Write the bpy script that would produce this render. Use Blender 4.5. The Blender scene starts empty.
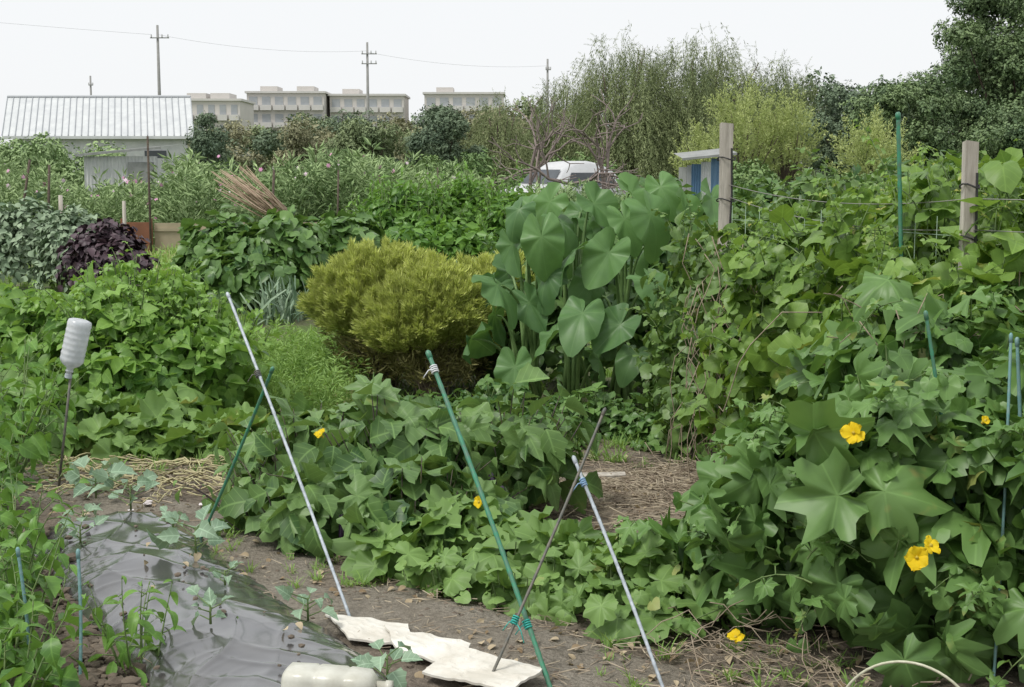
import bpy, math
import numpy as np
rng = np.random.default_rng(11)
R = rng.random
def U(a,b,n=None): return rng.uniform(a,b,n)
UP=np.array([0,0,1.0])
scene=bpy.context.scene
# ------------------------------------------------------------------ helpers
def nrm(a):
    a=np.asarray(a,float); return a/np.maximum(np.linalg.norm(a,axis=-1,keepdims=True),1e-9)
def sn(p,f=1.0,s=0.0):
    p=np.asarray(p,float)*f
    x,y,z=p[...,0],p[...,1],p[...,2]
    return (np.sin(1.7*x+2.3*y+s)+np.sin(2.9*y-1.3*z+1.7*s+1)+np.sin(3.1*z+1.9*x+2.1*s+2)
            +.6*np.sin(5.3*x-4.1*y+3.7*z+s)+.5*np.sin(7.9*y+6.1*x-5.0*z+3*s))/3.2
def gz(x,y):
    x=np.asarray(x,float);y=np.asarray(y,float)
    a=.02*np.sin(1.9*x+.7*y)+.015*np.sin(3.7*y-2.1*x+1)+.007*np.sin(9*x+3*y)+.005*np.sin(13*y-7*x)
    return a*np.clip((40-y)/20,0,1)
class MB:
    def __init__(s): s.V=[];s.L=[];s.S=[];s.T=[];s.U=[];s.M=[];s.n=0
    def add(s,V,Fs,tint=.5,uv=None,mat=0):
        V=np.asarray(V,float).reshape(-1,3);n=len(V)
        if n==0: return
        s.V.append(V); s.T.append(np.broadcast_to(np.asarray(tint,float),(n,)).copy())
        s.U.append(np.zeros((n,2)) if uv is None else np.asarray(uv,float).reshape(-1,2))
        for F in Fs:
            F=np.asarray(F,int)
            if F.size==0: continue
            s.L.append((F+s.n).ravel()); s.S.append(np.full(len(F),F.shape[1])); s.M.append(np.full(len(F),mat))
        s.n+=n
    def obj(s,name,mats,smooth=True,parent=None):
        V=np.concatenate(s.V);L=np.concatenate(s.L);S=np.concatenate(s.S);M=np.concatenate(s.M)
        me=bpy.data.meshes.new(name)
        me.vertices.add(len(V)); me.vertices.foreach_set("co",V.astype(np.float32).ravel())
        me.loops.add(len(L)); me.loops.foreach_set("vertex_index",L.astype(np.int32))
        me.polygons.add(len(S)); st=np.concatenate([[0],np.cumsum(S)[:-1]])
        me.polygons.foreach_set("loop_start",st.astype(np.int32))
        me.polygons.foreach_set("material_index",M.astype(np.int32))
        me.polygons.foreach_set("use_smooth",np.full(len(S),smooth))
        me.update(calc_edges=True); me.validate()
        a=me.attributes.new("tint","FLOAT","POINT"); a.data.foreach_set("value",np.concatenate(s.T).astype(np.float32))
        uv=np.concatenate(s.U); uv=np.concatenate([uv,np.zeros((len(uv),1))],1)
        a=me.attributes.new("luv","FLOAT_VECTOR","POINT"); a.data.foreach_set("vector",uv.astype(np.float32).ravel())
        for m in (mats if isinstance(mats,(list,tuple)) else [mats]): me.materials.append(m)
        o=bpy.data.objects.new(name,me); scene.collection.objects.link(o)
        if parent: o.parent=parent
        return o
def empty(name,loc=(0,0,0)):
    o=bpy.data.objects.new(name,None); o.empty_display_size=.2; scene.collection.objects.link(o); return o
def scatter(mb,tpl,P,Y,Z,S,tint,mat=0,prim='Z'):
    P=np.asarray(P,float);N=len(P)
    if N==0:return
    Y=nrm(np.broadcast_to(Y,(N,3)));Z=nrm(np.broadcast_to(Z,(N,3)))
    if prim=='Z': Y=nrm(Y-(Y*Z).sum(1,keepdims=True)*Z)
    else: Z=nrm(Z-(Y*Z).sum(1,keepdims=True)*Y)
    X=np.cross(Y,Z)
    S=np.asarray(S,float)
    if S.ndim==0:S=np.full(N,float(S))
    if S.ndim==1:S=np.repeat(S[:,None],3,1)
    v=tpl['V'];n=len(v)
    W=P[:,None,:]+v[None,:,0:1]*S[:,None,0:1]*X[:,None]+v[None,:,1:2]*S[:,None,1:2]*Y[:,None]+v[None,:,2:3]*S[:,None,2:3]*Z[:,None]
    off=(np.arange(N)*n)[:,None,None]
    Fs=[(F[None]+off).reshape(-1,F.shape[1]) for F in tpl['F']]
    t=np.broadcast_to(np.asarray(tint,float),(N,))[:,None]+tpl.get('T',np.zeros(n))[None]
    mb.add(W.reshape(-1,3),Fs,t.ravel(),np.tile(tpl['U'],(N,1)),mat)
def sticks(mb,P0,P1,r0,r1=None,tint=.5,mat=0):
    P0=np.asarray(P0,float).reshape(-1,3);P1=np.asarray(P1,float).reshape(-1,3);N=len(P0)
    if N==0:return
    r1=r0 if r1 is None else r1
    D=nrm(P1-P0);A=nrm(np.cross(D,np.where(np.abs(D[:,2:3])>.9,[[1.,0,0]],[[0,0,1.]])));B=np.cross(D,A)
    V=[]
    for P,r in((P0,r0),(P1,r1)):
        r=np.broadcast_to(np.asarray(r,float),(N,))[:,None]
        for k in range(4):
            a=k*math.pi/2;V.append(P+r*(math.cos(a)*A+math.sin(a)*B))
    V=np.stack(V,1)
    F=np.array([[k,(k+1)%4,4+(k+1)%4,4+k] for k in range(4)]+[[4,5,6,7]])
    t=np.repeat(np.broadcast_to(np.asarray(tint,float),(N,)),8)
    mb.add(V.reshape(-1,3),[(F[None]+(np.arange(N)*8)[:,None,None]).reshape(-1,4)],t,None,mat)
def tube(mb,pts,r,sides=8,tint=.5,mat=0,cap=True):
    pts=np.asarray(pts,float);M=len(pts);r=np.broadcast_to(np.asarray(r,float),(M,))
    T=nrm(np.gradient(pts,axis=0));ref=np.array([0,0,1.]) if abs(T[0][2])<.9 else np.array([1.,0,0])
    V=[]
    A=nrm(np.cross(T[0],ref))
    for i in range(M):
        A=nrm(A-np.dot(A,T[i])*T[i]);B=np.cross(T[i],A)
        for k in range(sides):
            a=2*math.pi*k/sides;V.append(pts[i]+r[i]*(math.cos(a)*A+math.sin(a)*B))
    F=[[i*sides+k,i*sides+(k+1)%sides,(i+1)*sides+(k+1)%sides,(i+1)*sides+k] for i in range(M-1) for k in range(sides)]
    Fs=[F]
    if cap: Fs.append([list(range(sides))[::-1]]);Fs.append([[(M-1)*sides+k for k in range(sides)]])
    mb.add(V,Fs,tint,None,mat)
def box(mb,x0,x1,y0,y1,z0,z1,mat=0,tint=.5):
    V=[[x,y,z] for z in(z0,z1) for y in(y0,y1) for x in(x0,x1)]
    mb.add(V,[[[0,2,3,1],[4,5,7,6],[0,1,5,4],[2,6,7,3],[0,4,6,2],[1,3,7,5]]],tint,None,mat)
# ------------------------------------------------------------------ materials
def newmat(name):
    m=bpy.data.materials.new(name);m.use_nodes=True;nt=m.node_tree
    for n in list(nt.nodes):nt.nodes.remove(n)
    return m,nt,nt.nodes.new('ShaderNodeOutputMaterial')
def N_(nt,t,**kw):
    n=nt.nodes.new(t)
    for k,v in kw.items():setattr(n,k,v)
    return n
def math_(nt,op,a,b=None):
    n=N_(nt,'ShaderNodeMath',operation=op)
    for i,x in enumerate((a,b)):
        if x is None:continue
        if isinstance(x,(int,float)):n.inputs[i].default_value=x
        else:nt.links.new(x,n.inputs[i])
    return n.outputs[0]
def mixc(nt,f,a,b,blend='MIX'):
    n=N_(nt,'ShaderNodeMix',data_type='RGBA',blend_type=blend)
    for i,x in((0,f),(6,a),(7,b)):
        if isinstance(x,(int,float)):n.inputs[i].default_value=x
        elif isinstance(x,tuple):n.inputs[i].default_value=(*x,1)
        else:nt.links.new(x,n.inputs[i])
    return n.outputs[2]
def leafmat(name,dark,light,trans=.3,rough=.45,vein=None,k=5,vcol=None,vamt=.5,dead=None,spec=.4,nz=True,tg=(1.45,1.35,.55)):
    m,nt,out=newmat(name)
    at=N_(nt,'ShaderNodeAttribute',attribute_name='tint')
    geo=N_(nt,'ShaderNodeNewGeometry')
    t=at.outputs['Fac']
    if nz:
        no=N_(nt,'ShaderNodeTexNoise');no.inputs['Scale'].default_value=16;no.inputs['Detail'].default_value=1
        nt.links.new(geo.outputs['Position'],no.inputs['Vector'])
        t=math_(nt,'ADD',t,math_(nt,'MULTIPLY',math_(nt,'SUBTRACT',no.outputs['Fac'],.5),.7))
    cr=N_(nt,'ShaderNodeValToRGB')
    e=cr.color_ramp.elements
    e[0].position=0;e[0].color=(*dark,1);e[1].position=.88;e[1].color=(*light,1)
    if dead: 
        x=e.new(1.0);x.color=(*dead,1)
    nt.links.new(t,cr.inputs[0]);col=cr.outputs[0]
    if vein:
        uv=N_(nt,'ShaderNodeAttribute',attribute_name='luv');sp=N_(nt,'ShaderNodeSeparateXYZ')
        nt.links.new(uv.outputs['Vector'],sp.inputs[0]);x,y=sp.outputs[0],sp.outputs[1]
        if vein=='radial':
            r=math_(nt,'SQRT',math_(nt,'ADD',math_(nt,'MULTIPLY',x,x),math_(nt,'MULTIPLY',y,y)))
            ang=math_(nt,'ARCTAN2',x,y)
            d=math_(nt,'MULTIPLY',r,math_(nt,'ABSOLUTE',math_(nt,'SINE',math_(nt,'MULTIPLY',ang,k/2))))
            w=.05
        else:
            ax=math_(nt,'ABSOLUTE',x)
            s=math_(nt,'ABSOLUTE',math_(nt,'SINE',math_(nt,'MULTIPLY',math_(nt,'SUBTRACT',y,math_(nt,'MULTIPLY',ax,.8)),k*3.14)))
            d=math_(nt,'MINIMUM',ax,math_(nt,'ADD',math_(nt,'MULTIPLY',s,.12),.008));w=.03
        mr=N_(nt,'ShaderNodeMapRange');mr.inputs[1].default_value=w*.3;mr.inputs[2].default_value=w
        mr.inputs[3].default_value=vamt;mr.inputs[4].default_value=0
        nt.links.new(d,mr.inputs[0])
        col=mixc(nt,mr.outputs[0],col,vcol or tuple(min(1,c*1.9+.03) for c in light))
    if trans>0: col=mixc(nt,math_(nt,'MULTIPLY',geo.outputs['Backfacing'],.4),col,tuple(c*1.15+.03 for c in light))
    b=N_(nt,'ShaderNodeBsdfPrincipled');b.inputs['Roughness'].default_value=rough
    b.inputs['Specular IOR Level'].default_value=spec
    nt.links.new(col,b.inputs['Base Color'])
    if trans>0:
        tr=N_(nt,'ShaderNodeBsdfTranslucent')
        nt.links.new(mixc(nt,.5,col,tuple(min(1,a*c) for a,c in zip(light,tg))),tr.inputs[0])
        mx=N_(nt,'ShaderNodeMixShader');mx.inputs[0].default_value=trans
        nt.links.new(b.outputs[0],mx.inputs[1]);nt.links.new(tr.outputs[0],mx.inputs[2]);nt.links.new(mx.outputs[0],out.inputs[0])
    else: nt.links.new(b.outputs[0],out.inputs[0])
    return m
def plain(name,c1,c2=None,scale=20,rough=.7,bump=.0,metal=0,spec=.5,detail=6,stretch=None,trans=0):
    m,nt,out=newmat(name)
    b=N_(nt,'ShaderNodeBsdfPrincipled');b.inputs['Roughness'].default_value=rough;b.inputs['Metallic'].default_value=metal
    b.inputs['Specular IOR Level'].default_value=spec
    c2=c2 or tuple(c*.7 for c in c1)
    tc=N_(nt,'ShaderNodeTexCoord');mp=N_(nt,'ShaderNodeMapping')
    nt.links.new(tc.outputs['Object'],mp.inputs[0])
    if stretch: mp.inputs['Scale'].default_value=stretch
    no=N_(nt,'ShaderNodeTexNoise');no.inputs['Scale'].default_value=scale;no.inputs['Detail'].default_value=detail
    no.inputs['Roughness'].default_value=.65
    nt.links.new(mp.outputs[0],no.inputs['Vector'])
    mr=N_(nt,'ShaderNodeMapRange');mr.inputs[1].default_value=.35;mr.inputs[2].default_value=.65
    nt.links.new(no.outputs['Fac'],mr.inputs[0])
    nt.links.new(mixc(nt,mr.outputs[0],c1,c2),b.inputs['Base Color'])
    if bump:
        bp=N_(nt,'ShaderNodeBump');bp.inputs['Strength'].default_value=bump;bp.inputs['Distance'].default_value=.02
        nt.links.new(no.outputs['Fac'],bp.inputs['Height']);nt.links.new(bp.outputs[0],b.inputs['Normal'])
    if trans:
        tr=N_(nt,'ShaderNodeBsdfTranslucent');tr.inputs[0].default_value=(*c1,1)
        mx=N_(nt,'ShaderNodeMixShader');mx.inputs[0].default_value=trans
        nt.links.new(b.outputs[0],mx.inputs[1]);nt.links.new(tr.outputs[0],mx.inputs[2]);nt.links.new(mx.outputs[0],out.inputs[0])
    else: nt.links.new(b.outputs[0],out.inputs[0])
    return m
M_luffa=leafmat('luffa_leaf',(.03,.088,.022),(.15,.28,.07),.28,.42,'radial',5,vamt=.35,dead=(.38,.35,.1))
M_bean=leafmat('bean_leaf',(.038,.105,.02),(.22,.36,.07),.33,.42,'pinnate',4,vamt=.25,dead=(.4,.38,.1))
M_yam=leafmat('vine_leaf',(.033,.085,.022),(.16,.27,.065),.3,.42,'pinnate',3,vamt=.2,dead=(.36,.29,.12))
M_egg=leafmat('eggplant_leaf',(.042,.105,.033),(.175,.295,.085),.26,.45,'pinnate',5,vamt=.4,dead=(.4,.38,.12))
M_pump=leafmat('pumpkin_leaf',(.05,.12,.03),(.20,.335,.085),.28,.5,'radial',5,vamt=.35,dead=(.42,.38,.14))
M_taro=leafmat('taro_leaf',(.028,.09,.035),(.13,.26,.075),.3,.42,'radial',7,vcol=(.22,.36,.14),vamt=.4,spec=.35)
M_pepper=leafmat('pepper_leaf',(.04,.125,.025),(.17,.33,.06),.3,.38,'pinnate',4,vamt=.25)
M_brass=leafmat('brassica_leaf',(.14,.23,.15),(.28,.40,.27),.2,.5,'pinnate',4,vamt=.5)
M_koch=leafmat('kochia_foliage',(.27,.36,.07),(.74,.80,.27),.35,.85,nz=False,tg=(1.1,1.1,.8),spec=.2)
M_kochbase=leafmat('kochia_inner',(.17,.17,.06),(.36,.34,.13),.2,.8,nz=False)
M_grass=leafmat('grass_blades',(.10,.21,.04),(.28,.44,.11),.3,.6,dead=(.42,.37,.2),nz=False)
M_weed=leafmat('weed_leaf',(.12,.25,.05),(.30,.47,.13),.3,.6,nz=False)
M_cosmos=leafmat('cosmos_foliage',(.13,.22,.08),(.36,.48,.22),0,.7,nz=False)
M_sage=leafmat('grey_green_leaf',(.12,.19,.11),(.31,.40,.26),0,.7,nz=False)
M_perilla=leafmat('purple_perilla_leaf',(.03,.018,.025),(.10,.06,.075),0,.5)
M_darkbean=leafmat('dark_bean_leaf',(.03,.09,.025),(.15,.27,.07),.25,.4,'pinnate',4,vamt=.2)
M_leek=leafmat('leek_leaf',(.12,.20,.12),(.25,.34,.22),0,.5)
M_hedge=leafmat('hedge_leaf',(.06,.13,.04),(.20,.30,.10),0,.6,nz=False)
M_willow=leafmat('willow_leaf',(.11,.155,.06),(.32,.37,.17),0,.65,nz=False)
M_broad=leafmat('dark_tree_leaf',(.05,.10,.045),(.19,.27,.11),0,.55,nz=False)
M_far=leafmat('far_tree_leaf',(.11,.16,.08),(.27,.33,.16),0,.7,nz=False)  # far tree leaf colours lightened to stand in for distance haze
M_far2=leafmat('far_olive_leaf',(.16,.175,.10),(.34,.33,.19),0,.7,nz=False)
M_far3=leafmat('far_dark_leaf',(.065,.11,.07),(.18,.24,.14),0,.7,nz=False)
M_yellowtree=leafmat('yellow_green_leaf',(.23,.31,.09),(.54,.60,.25),.2,.6,nz=False,tg=(1.1,1.1,.8))
M_stem=plain('green_stem',(.15,.22,.07),(.08,.14,.035),30,.6,detail=1)
M_tstem=plain('taro_petiole',(.20,.32,.11),(.10,.18,.055),8,.5)
M_pstem=plain('purple_stem',(.06,.035,.05),(.1,.1,.045),30,.5,detail=1)
M_bark=plain('bark',(.13,.10,.075),(.06,.045,.035),25,.9,.5)
M_dry=plain('dry_vine',(.36,.30,.22),(.20,.155,.11),30,.9)
M_straw=plain('straw',(.44,.38,.28),(.24,.19,.14),12,.9,detail=1)
M_wood=plain('weathered_wood',(.55,.51,.45),(.30,.27,.23),22,.85,.4,stretch=(1,1,.1))
M_soilc=plain('soil_clod',(.18,.145,.11),(.10,.08,.06),18,.95,.6)
# ------------------------------------------------------------------ leaf templates
def t_ovate(w=.5,n=5,fold=.25,droop=.35,p=.75,wavy=0,tw=0):
    V=[];Uv=[]
    for i in range(n+1):
        t=i/n;ww=w*.5*math.sin(math.pi*min(1,max(0,t))**p)+.012
        if wavy: ww*=1+wavy*math.sin(t*19)
        for sx in(-1,0,1):
            x=sx*ww;V.append([x,t*math.cos(droop*t*.8),abs(x)*fold*2*(1-.3*t)-droop*t*t*.6+tw*x*t]);Uv.append([x,t])
    F=[[i*3+j,i*3+j+1,i*3+j+4,i*3+j+3] for i in range(n) for j in range(2)]
    return dict(V=np.array(V),F=[np.array(F)],U=np.array(Uv))
def t_polar(keys,nth=30,rings=3,cup=-.25,wave=.04,teeth=0,seed=0,fold=.1,asym=0):
    rg=np.random.default_rng(seed);ks=np.array(keys,float)
    th=np.linspace(-180,180,nth+1)[:-1]+180/nth
    r=np.interp(np.abs(th),ks[:,0],ks[:,1])
    if teeth:r=r*(1+teeth*np.where(np.arange(nth)%2,1,-1)*(np.abs(th)<160))
    a=np.radians(th);V=[[0,0,0]];Uv=[[0,0]];ph=rg.uniform(0,6)
    for j in range(1,rings+1):
        f=(j/rings)**.85
        for k in range(nth):
            x=math.sin(a[k])*r[k]*f;y=math.cos(a[k])*r[k]*f;d=math.hypot(x,y)
            z=cup*d*d+wave*f*f*math.sin(5*a[k]+ph)+wave*.6*f*f*math.sin(9*a[k]+2*ph)+fold*abs(x)*.8+asym*x*d
            V.append([x,y,z]);Uv.append([x,y])
    T3=[[0,1+k,1+(k+1)%nth] for k in range(nth)]
    Q=[[1+(j-1)*nth+k,1+j*nth+k,1+j*nth+(k+1)%nth,1+(j-1)*nth+(k+1)%nth] for j in range(1,rings) for k in range(nth)]
    T3=[t for i,t in enumerate(T3) if i!=nth-1];Q=[q for q in Q if not((q[0]-1)%nth==nth-1)]
    return dict(V=np.array(V),F=[np.array(T3)]+([np.array(Q)] if Q else []),U=np.array(Uv))
def rot(tpl,rx=0,ry=0,rz=0,s=1,off=(0,0,0)):
    from mathutils import Euler
    Mx=np.array(Euler((rx,ry,rz)).to_matrix());V=tpl['V']*s@Mx.T+np.array(off)
    return dict(V=V,F=tpl['F'],U=tpl['U'],T=tpl.get('T',np.zeros(len(V))))
def join(ts):
    V=[];F={};Uv=[];T=[];n=0
    for t in ts:
        V.append(t['V']);Uv.append(t['U']);T.append(t.get('T',np.zeros(len(t['V']))))
        for f in t['F']:F.setdefault(f.shape[1],[]).append(f+n)
        n+=len(t['V'])
    return dict(V=np.concatenate(V),F=[np.concatenate(f) for f in F.values()],U=np.concatenate(Uv),T=np.concatenate(T))
TARO=[t_polar([(0,1.0),(8,.93),(20,.82),(40,.67),(70,.57),(100,.53),(130,.56),(148,.6),(160,.56),(170,.38),(176,.2),(180,.12)],44,5,c,w,0,s,f,a) for c,s,f,w,a in((-.3,1,.15,.05,.1),(-.1,2,.4,.06,-.15),(-.5,3,.0,.07,.2),(.0,4,.3,.05,-.1),(-.35,5,-.1,.08,.2),(-.5,7,.3,.04,-.2))]
LUF=[t_polar([(0,1.0),(10,.85),(22,.5),(32,.58),(47,.9),(58,.68),(70,.46),(82,.58),(98,.74),(112,.52),(125,.42),(140,.5),(155,.46),(170,.22),(180,.06)],36,3,c,.09,.05,s,f,a) for c,s,f,a in((-.3,1,.15,.1),(-.05,5,.4,-.2),(-.7,3,.0,.2),(-.5,8,.35,-.3))]
PUM=[t_polar([(0,.82),(20,.74),(30,.66),(50,.78),(72,.64),(95,.7),(125,.6),(150,.62),(168,.35),(180,.08)],34,3,c,.10,.05,s,f,a) for c,s,f,a in((-.3,1,.3,.1),(.2,5,.3,-.2),(-.6,3,.1,.2))]
OV=[t_ovate(.55,5,f,d,.75,0,t) for f,d,t in((.25,.4,0),(.1,.8,.3),(.45,.15,-.3))]
OVW=[t_ovate(.62,7,f,d,.72,.13,t) for f,d,t in((.2,.5,.1),(.1,.9,.3),(.4,.2,-.3),(.0,1.1,-.2))]
LANC=[t_ovate(.36,5,f,d,.9,0,t) for f,d,t in((.3,.6,0),(.2,1.0,.3),(.4,.3,-.2))]
def tri(w,d): 
    l=t_ovate(w,4,.2,d,.62)
    return join([rot(l,off=(0,.35,0),s=.65),rot(l,rz=1.35,off=(-.05,.25,0),s=.6,ry=.25),rot(l,rz=-1.35,off=(.05,.25,0),s=.6,ry=-.35)])
TRI=[tri(.8,.4),tri(.75,1.0),tri(.85,.1)]
HEART=[t_polar([(0,.95),(12,.7),(35,.58),(70,.52),(110,.5),(145,.5),(165,.35),(180,.08)],16,2,c,.05,0,s,f,a) for c,s,f,a in((-.3,1,.2,.1),(-.1,2,.5,-.2),(-.6,3,.1,.2))]
DIA=dict(V=np.array([[0,0,0],[.28,.45,.06],[0,1,-.12],[-.28,.45,.06]]),F=[np.array([[0,1,2],[0,2,3]])],U=np.array([[0,0],[.28,.45],[0,1],[-.28,.45]]))
def t_cluster(base,n,seed,spread=.7):
    rg=np.random.default_rng(seed);ts=[]
    for i in range(n):
        t=rot(base,rx=rg.uniform(-.7,.7),ry=rg.uniform(-.8,.8),rz=rg.uniform(0,6.28),s=rg.uniform(.7,1.1),off=rg.normal(0,spread*.5,3)*np.array([1,1,.6]))
        t['T']=np.full(len(t['V']),rg.uniform(-.15,.15));ts.append(t)
    return join(ts)
CLU=[t_cluster(DIA,5,i) for i in range(3)]
BLADE=t_ovate(.05,3,.1,.7,.5)
def t_tuft(n,seed,w=.05):
    rg=np.random.default_rng(seed);ts=[]
    for i in range(n):
        a=rg.uniform(0,6.28);lean=rg.uniform(.05,.6)
        b=t_ovate(w,3,.05,rg.uniform(.2,1.1),.6);b=rot(b,rx=math.pi/2-lean)
        b=rot(b,rz=a,s=rg.uniform(.5,1.1),off=(rg.normal(0,.12),rg.normal(0,.12),0));b['T']=np.full(len(b['V']),rg.uniform(-.2,.2));ts.append(b)
    return join(ts)
TUFT=[t_tuft(14,i) for i in range(4)]
def t_plume(n,ll,lw,spread,rad,seed,fwd=.8,droop=0):
    rg=np.random.default_rng(seed);t=rg.random(n)**.8;a=rg.uniform(0,6.28,n)
    rr=rad*np.sin(np.pi*np.clip(t*.85+.12,0,1))*rg.uniform(.3,1,n)
    o=np.stack([np.cos(a),np.zeros(n),np.sin(a)],1)
    P=o*rr[:,None]+np.stack([np.zeros(n),t,np.zeros(n)],1)
    D=nrm(o*spread+np.array([0,fwd,0])+rg.normal(0,.25,(n,3)))
    mb=MB();tp=dict(V=DIA['V']*np.array([lw/ll/.56,1,1]),F=DIA['F'],U=DIA['U'])
    scatter(mb,tp,P,D,rg.normal(0,1,(n,3)),ll*rg.uniform(.6,1.2,n),rg.uniform(-.15,.15,n)+.25*(t-.5),prim='Y')
    F={}
    for l,sz in zip(mb.L,mb.S):F.setdefault(int(sz[0]),[]).append(l.reshape(-1,int(sz[0])))
    V=np.concatenate(mb.V)
    return dict(V=V,F=[np.concatenate(f) for f in F.values()],U=np.concatenate(mb.U),T=np.concatenate(mb.T))
# ------------------------------------------------------------------ plant generators
def shell(ells,n,inner=.55,lump=.18,low=-.35,zmin=.03):
    c=np.array([e[:3] for e in ells],float);r=np.array([e[3:6] for e in ells],float)
    w=r[:,0]*r[:,1]+r[:,0]*r[:,2]+r[:,1]*r[:,2];i=rng.choice(len(ells),int(n*1.6),p=w/w.sum())
    d=nrm(rng.normal(0,1,(len(i),3)));d[:,2]=np.where(d[:,2]<low,-d[:,2],d[:,2])
    rad=(1-(1-inner)*R(len(i))**1.7)*(1+lump*sn(d*2.2+c[i]*3,1.6,2.))
    P=c[i]+r[i]*d*rad[:,None];N=nrm(d/r[i])
    ok=P[:,2]>zmin+gz(P[:,0],P[:,1])
    for k in range(len(ells)):
        q=np.linalg.norm((P-c[k])/r[k],axis=1);ok&=(q>.62)|(i==k)
    P,N=P[ok][:n],N[ok][:n]
    return P,N
def foliage(mb,tpls,ells,n,size,inner=.55,lump=.18,up=.6,jit=.45,down=.5,sv=.35,tf=1.5,mat=0,petiole=0,pmat=1,low=-.35,tb=.45,zmin=.03):
    P,Nn=shell(ells,n,inner,lump,low,zmin);n=len(P)
    Z=nrm(Nn*1.0+UP*up+rng.normal(0,jit,(n,3)))
    Y=Nn*.8-UP*down+rng.normal(0,.5,(n,3))
    S=size*U(1-sv,1+sv,n);t=tb+.22*sn(P,tf,1.)+rng.normal(0,.19,n)
    k=rng.integers(0,len(tpls),n)
    for j,tp in enumerate(tpls):
        m=k==j;scatter(mb,tp,P[m],Y[m],Z[m],S[m],t[m],mat)
    if petiole:
        m=R(n)<.8
        sticks(mb,P[m]-Nn[m]*petiole-UP*petiole*.7+rng.normal(0,.01,(m.sum(),3)),P[m],.0035,.002,mat=pmat)
    return P,Nn
def shoots(mb,tpls,P0,D,L,K,size,droop=.25,mat=0,smat=1,sr=.006,tb=.5,pet=.35,zup=.9,t0=.1):
    P0=np.asarray(P0,float);N=len(P0);D=nrm(D);L=np.broadcast_to(np.asarray(L,float),(N,))
    prev=P0;ph=U(0,6.28,N);side=nrm(np.cross(D,rng.normal(0,1,(N,3))))
    bend=rng.normal(0,.12,(N,3))
    for k in range(K+1):
        t=t0+(1-t0)*k/K
        P=P0+D*(L*t)[:,None]-UP*(droop*L*t*t)[:,None]+bend*(L*t*t)[:,None]
        sticks(mb,prev,P,sr*(1-.7*max(0,t-1/K)),sr*(1-.7*t),mat=smat)
        T=nrm(D-UP*2*droop*t+bend*t)
        A=nrm(np.cross(T,side));B=np.cross(T,A);a=ph+k*2.4
        o=np.cos(a)[:,None]*A+np.sin(a)[:,None]*B
        sz=size*U(.65,1.15,N)*(1-.45*t*t)
        if k==K: o=nrm(T+.3*o);sz=sz*.7
        q=P+nrm(o+UP*.35)*(sz*pet)[:,None]
        sticks(mb,P,q,.0028,.002,mat=smat)
        Z=nrm(UP*zup+o*.35+rng.normal(0,.35,(N,3)));Y=o-UP*.35
        tt=tb+.2*t+U(-.22,.22,N);kk=rng.integers(0,len(tpls),N)
        for j,tp in enumerate(tpls):
            m=kk==j;scatter(mb,tp,q[m],Y[m],Z[m],sz[m],tt[m],mat)
        prev=P
def bush(mb,tpls,x,y,n,spread,L,K,size,rise=1.0,**kw):
    a=U(0,6.28,n);r=spread*np.sqrt(R(n))
    P0=np.stack([x+.25*r*np.cos(a),y+.25*r*np.sin(a),gz(np.full(n,x),np.full(n,y))],1)
    D=np.stack([np.cos(a)*r,np.sin(a)*r,np.full(n,rise)],1)
    shoots(mb,tpls,P0,D,U(.7,1.1,n)*L,K,size,**kw)
def clumps(mb,tpls,C,Rr,n,size,mat=0,flat=.75,tb=.45,tc=.2,hang=.3):
    C=np.asarray(C,float);N=len(C);Rr=np.broadcast_to(np.asarray(Rr,float),(N,));i=np.repeat(np.arange(N),n);m=len(i)
    d=nrm(rng.normal(0,1,(m,3)));rad=R(m)**.45*(1+.25*sn(d*2+C[i],1.3))
    P=C[i]+d*(Rr[i]*rad)[:,None]*np.array([1,1,flat])
    ct=U(-tc,tc,N);t=tb+ct[i]+U(-.18,.18,m)+.12*d[:,2]
    Z=nrm(d+UP*.7+rng.normal(0,.5,(m,3)));Y=d-UP*hang+rng.normal(0,.6,(m,3));k=rng.integers(0,len(tpls),m)
    ok=P[:,2]>.05
    for j,tp in enumerate(tpls):
        q=(k==j)&ok;scatter(mb,tp,P[q],Y[q],Z[q],size*U(.6,1.3,q.sum()),t[q],mat)
def limbs(mb,base,h,C,r0,mat=1,lean=(0,0),n_l=12):
    base=np.array(base,float);top=base+np.array([lean[0],lean[1],h])
    pts=[base+(top-base)*t+np.array([math.sin(t*5+base[0])*.12*h*.15,math.cos(t*4)*.1*h*.15,0])*t for t in np.linspace(0,1,7)]
    tube(mb,pts,[r0*(1-.75*t)+.01 for t in np.linspace(0,1,7)],8,mat=mat)
    for c in C[:n_l]:
        t=U(.3,.9);s=base+(top-base)*t;mid=(s+c)/2+np.array([0,0,-.08*h])+rng.normal(0,.04*h,3)
        tt=np.linspace(0,1,5)[:,None];p=(1-tt)**2*s+2*tt*(1-tt)*mid+tt**2*c
        tube(mb,p,np.linspace(r0*.4,r0*.08,5),5,mat=mat)
def tree(name,x,y,h,rx,ry,zc,rz,nc,cr,nl,ls,leafm,r0=.15,tpls=None,flat=.75,tb=.45,trunkh=None):
    mb=MB();d=nrm(rng.normal(0,1,(nc,3)));rad=R(nc)**.4
    C=np.array([x,y,zc])+d*rad[:,None]*np.array([rx,ry,rz])*(1+.2*sn(d*3,1.5,x))[:,None]
    clumps(mb,tpls or CLU,C,cr*U(.6,1.3,nc),nl,ls,0,flat,tb)
    limbs(mb,(x,y,0),trunkh or zc,C,r0)
    return mb.obj(name,[leafm,M_bark])
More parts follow.
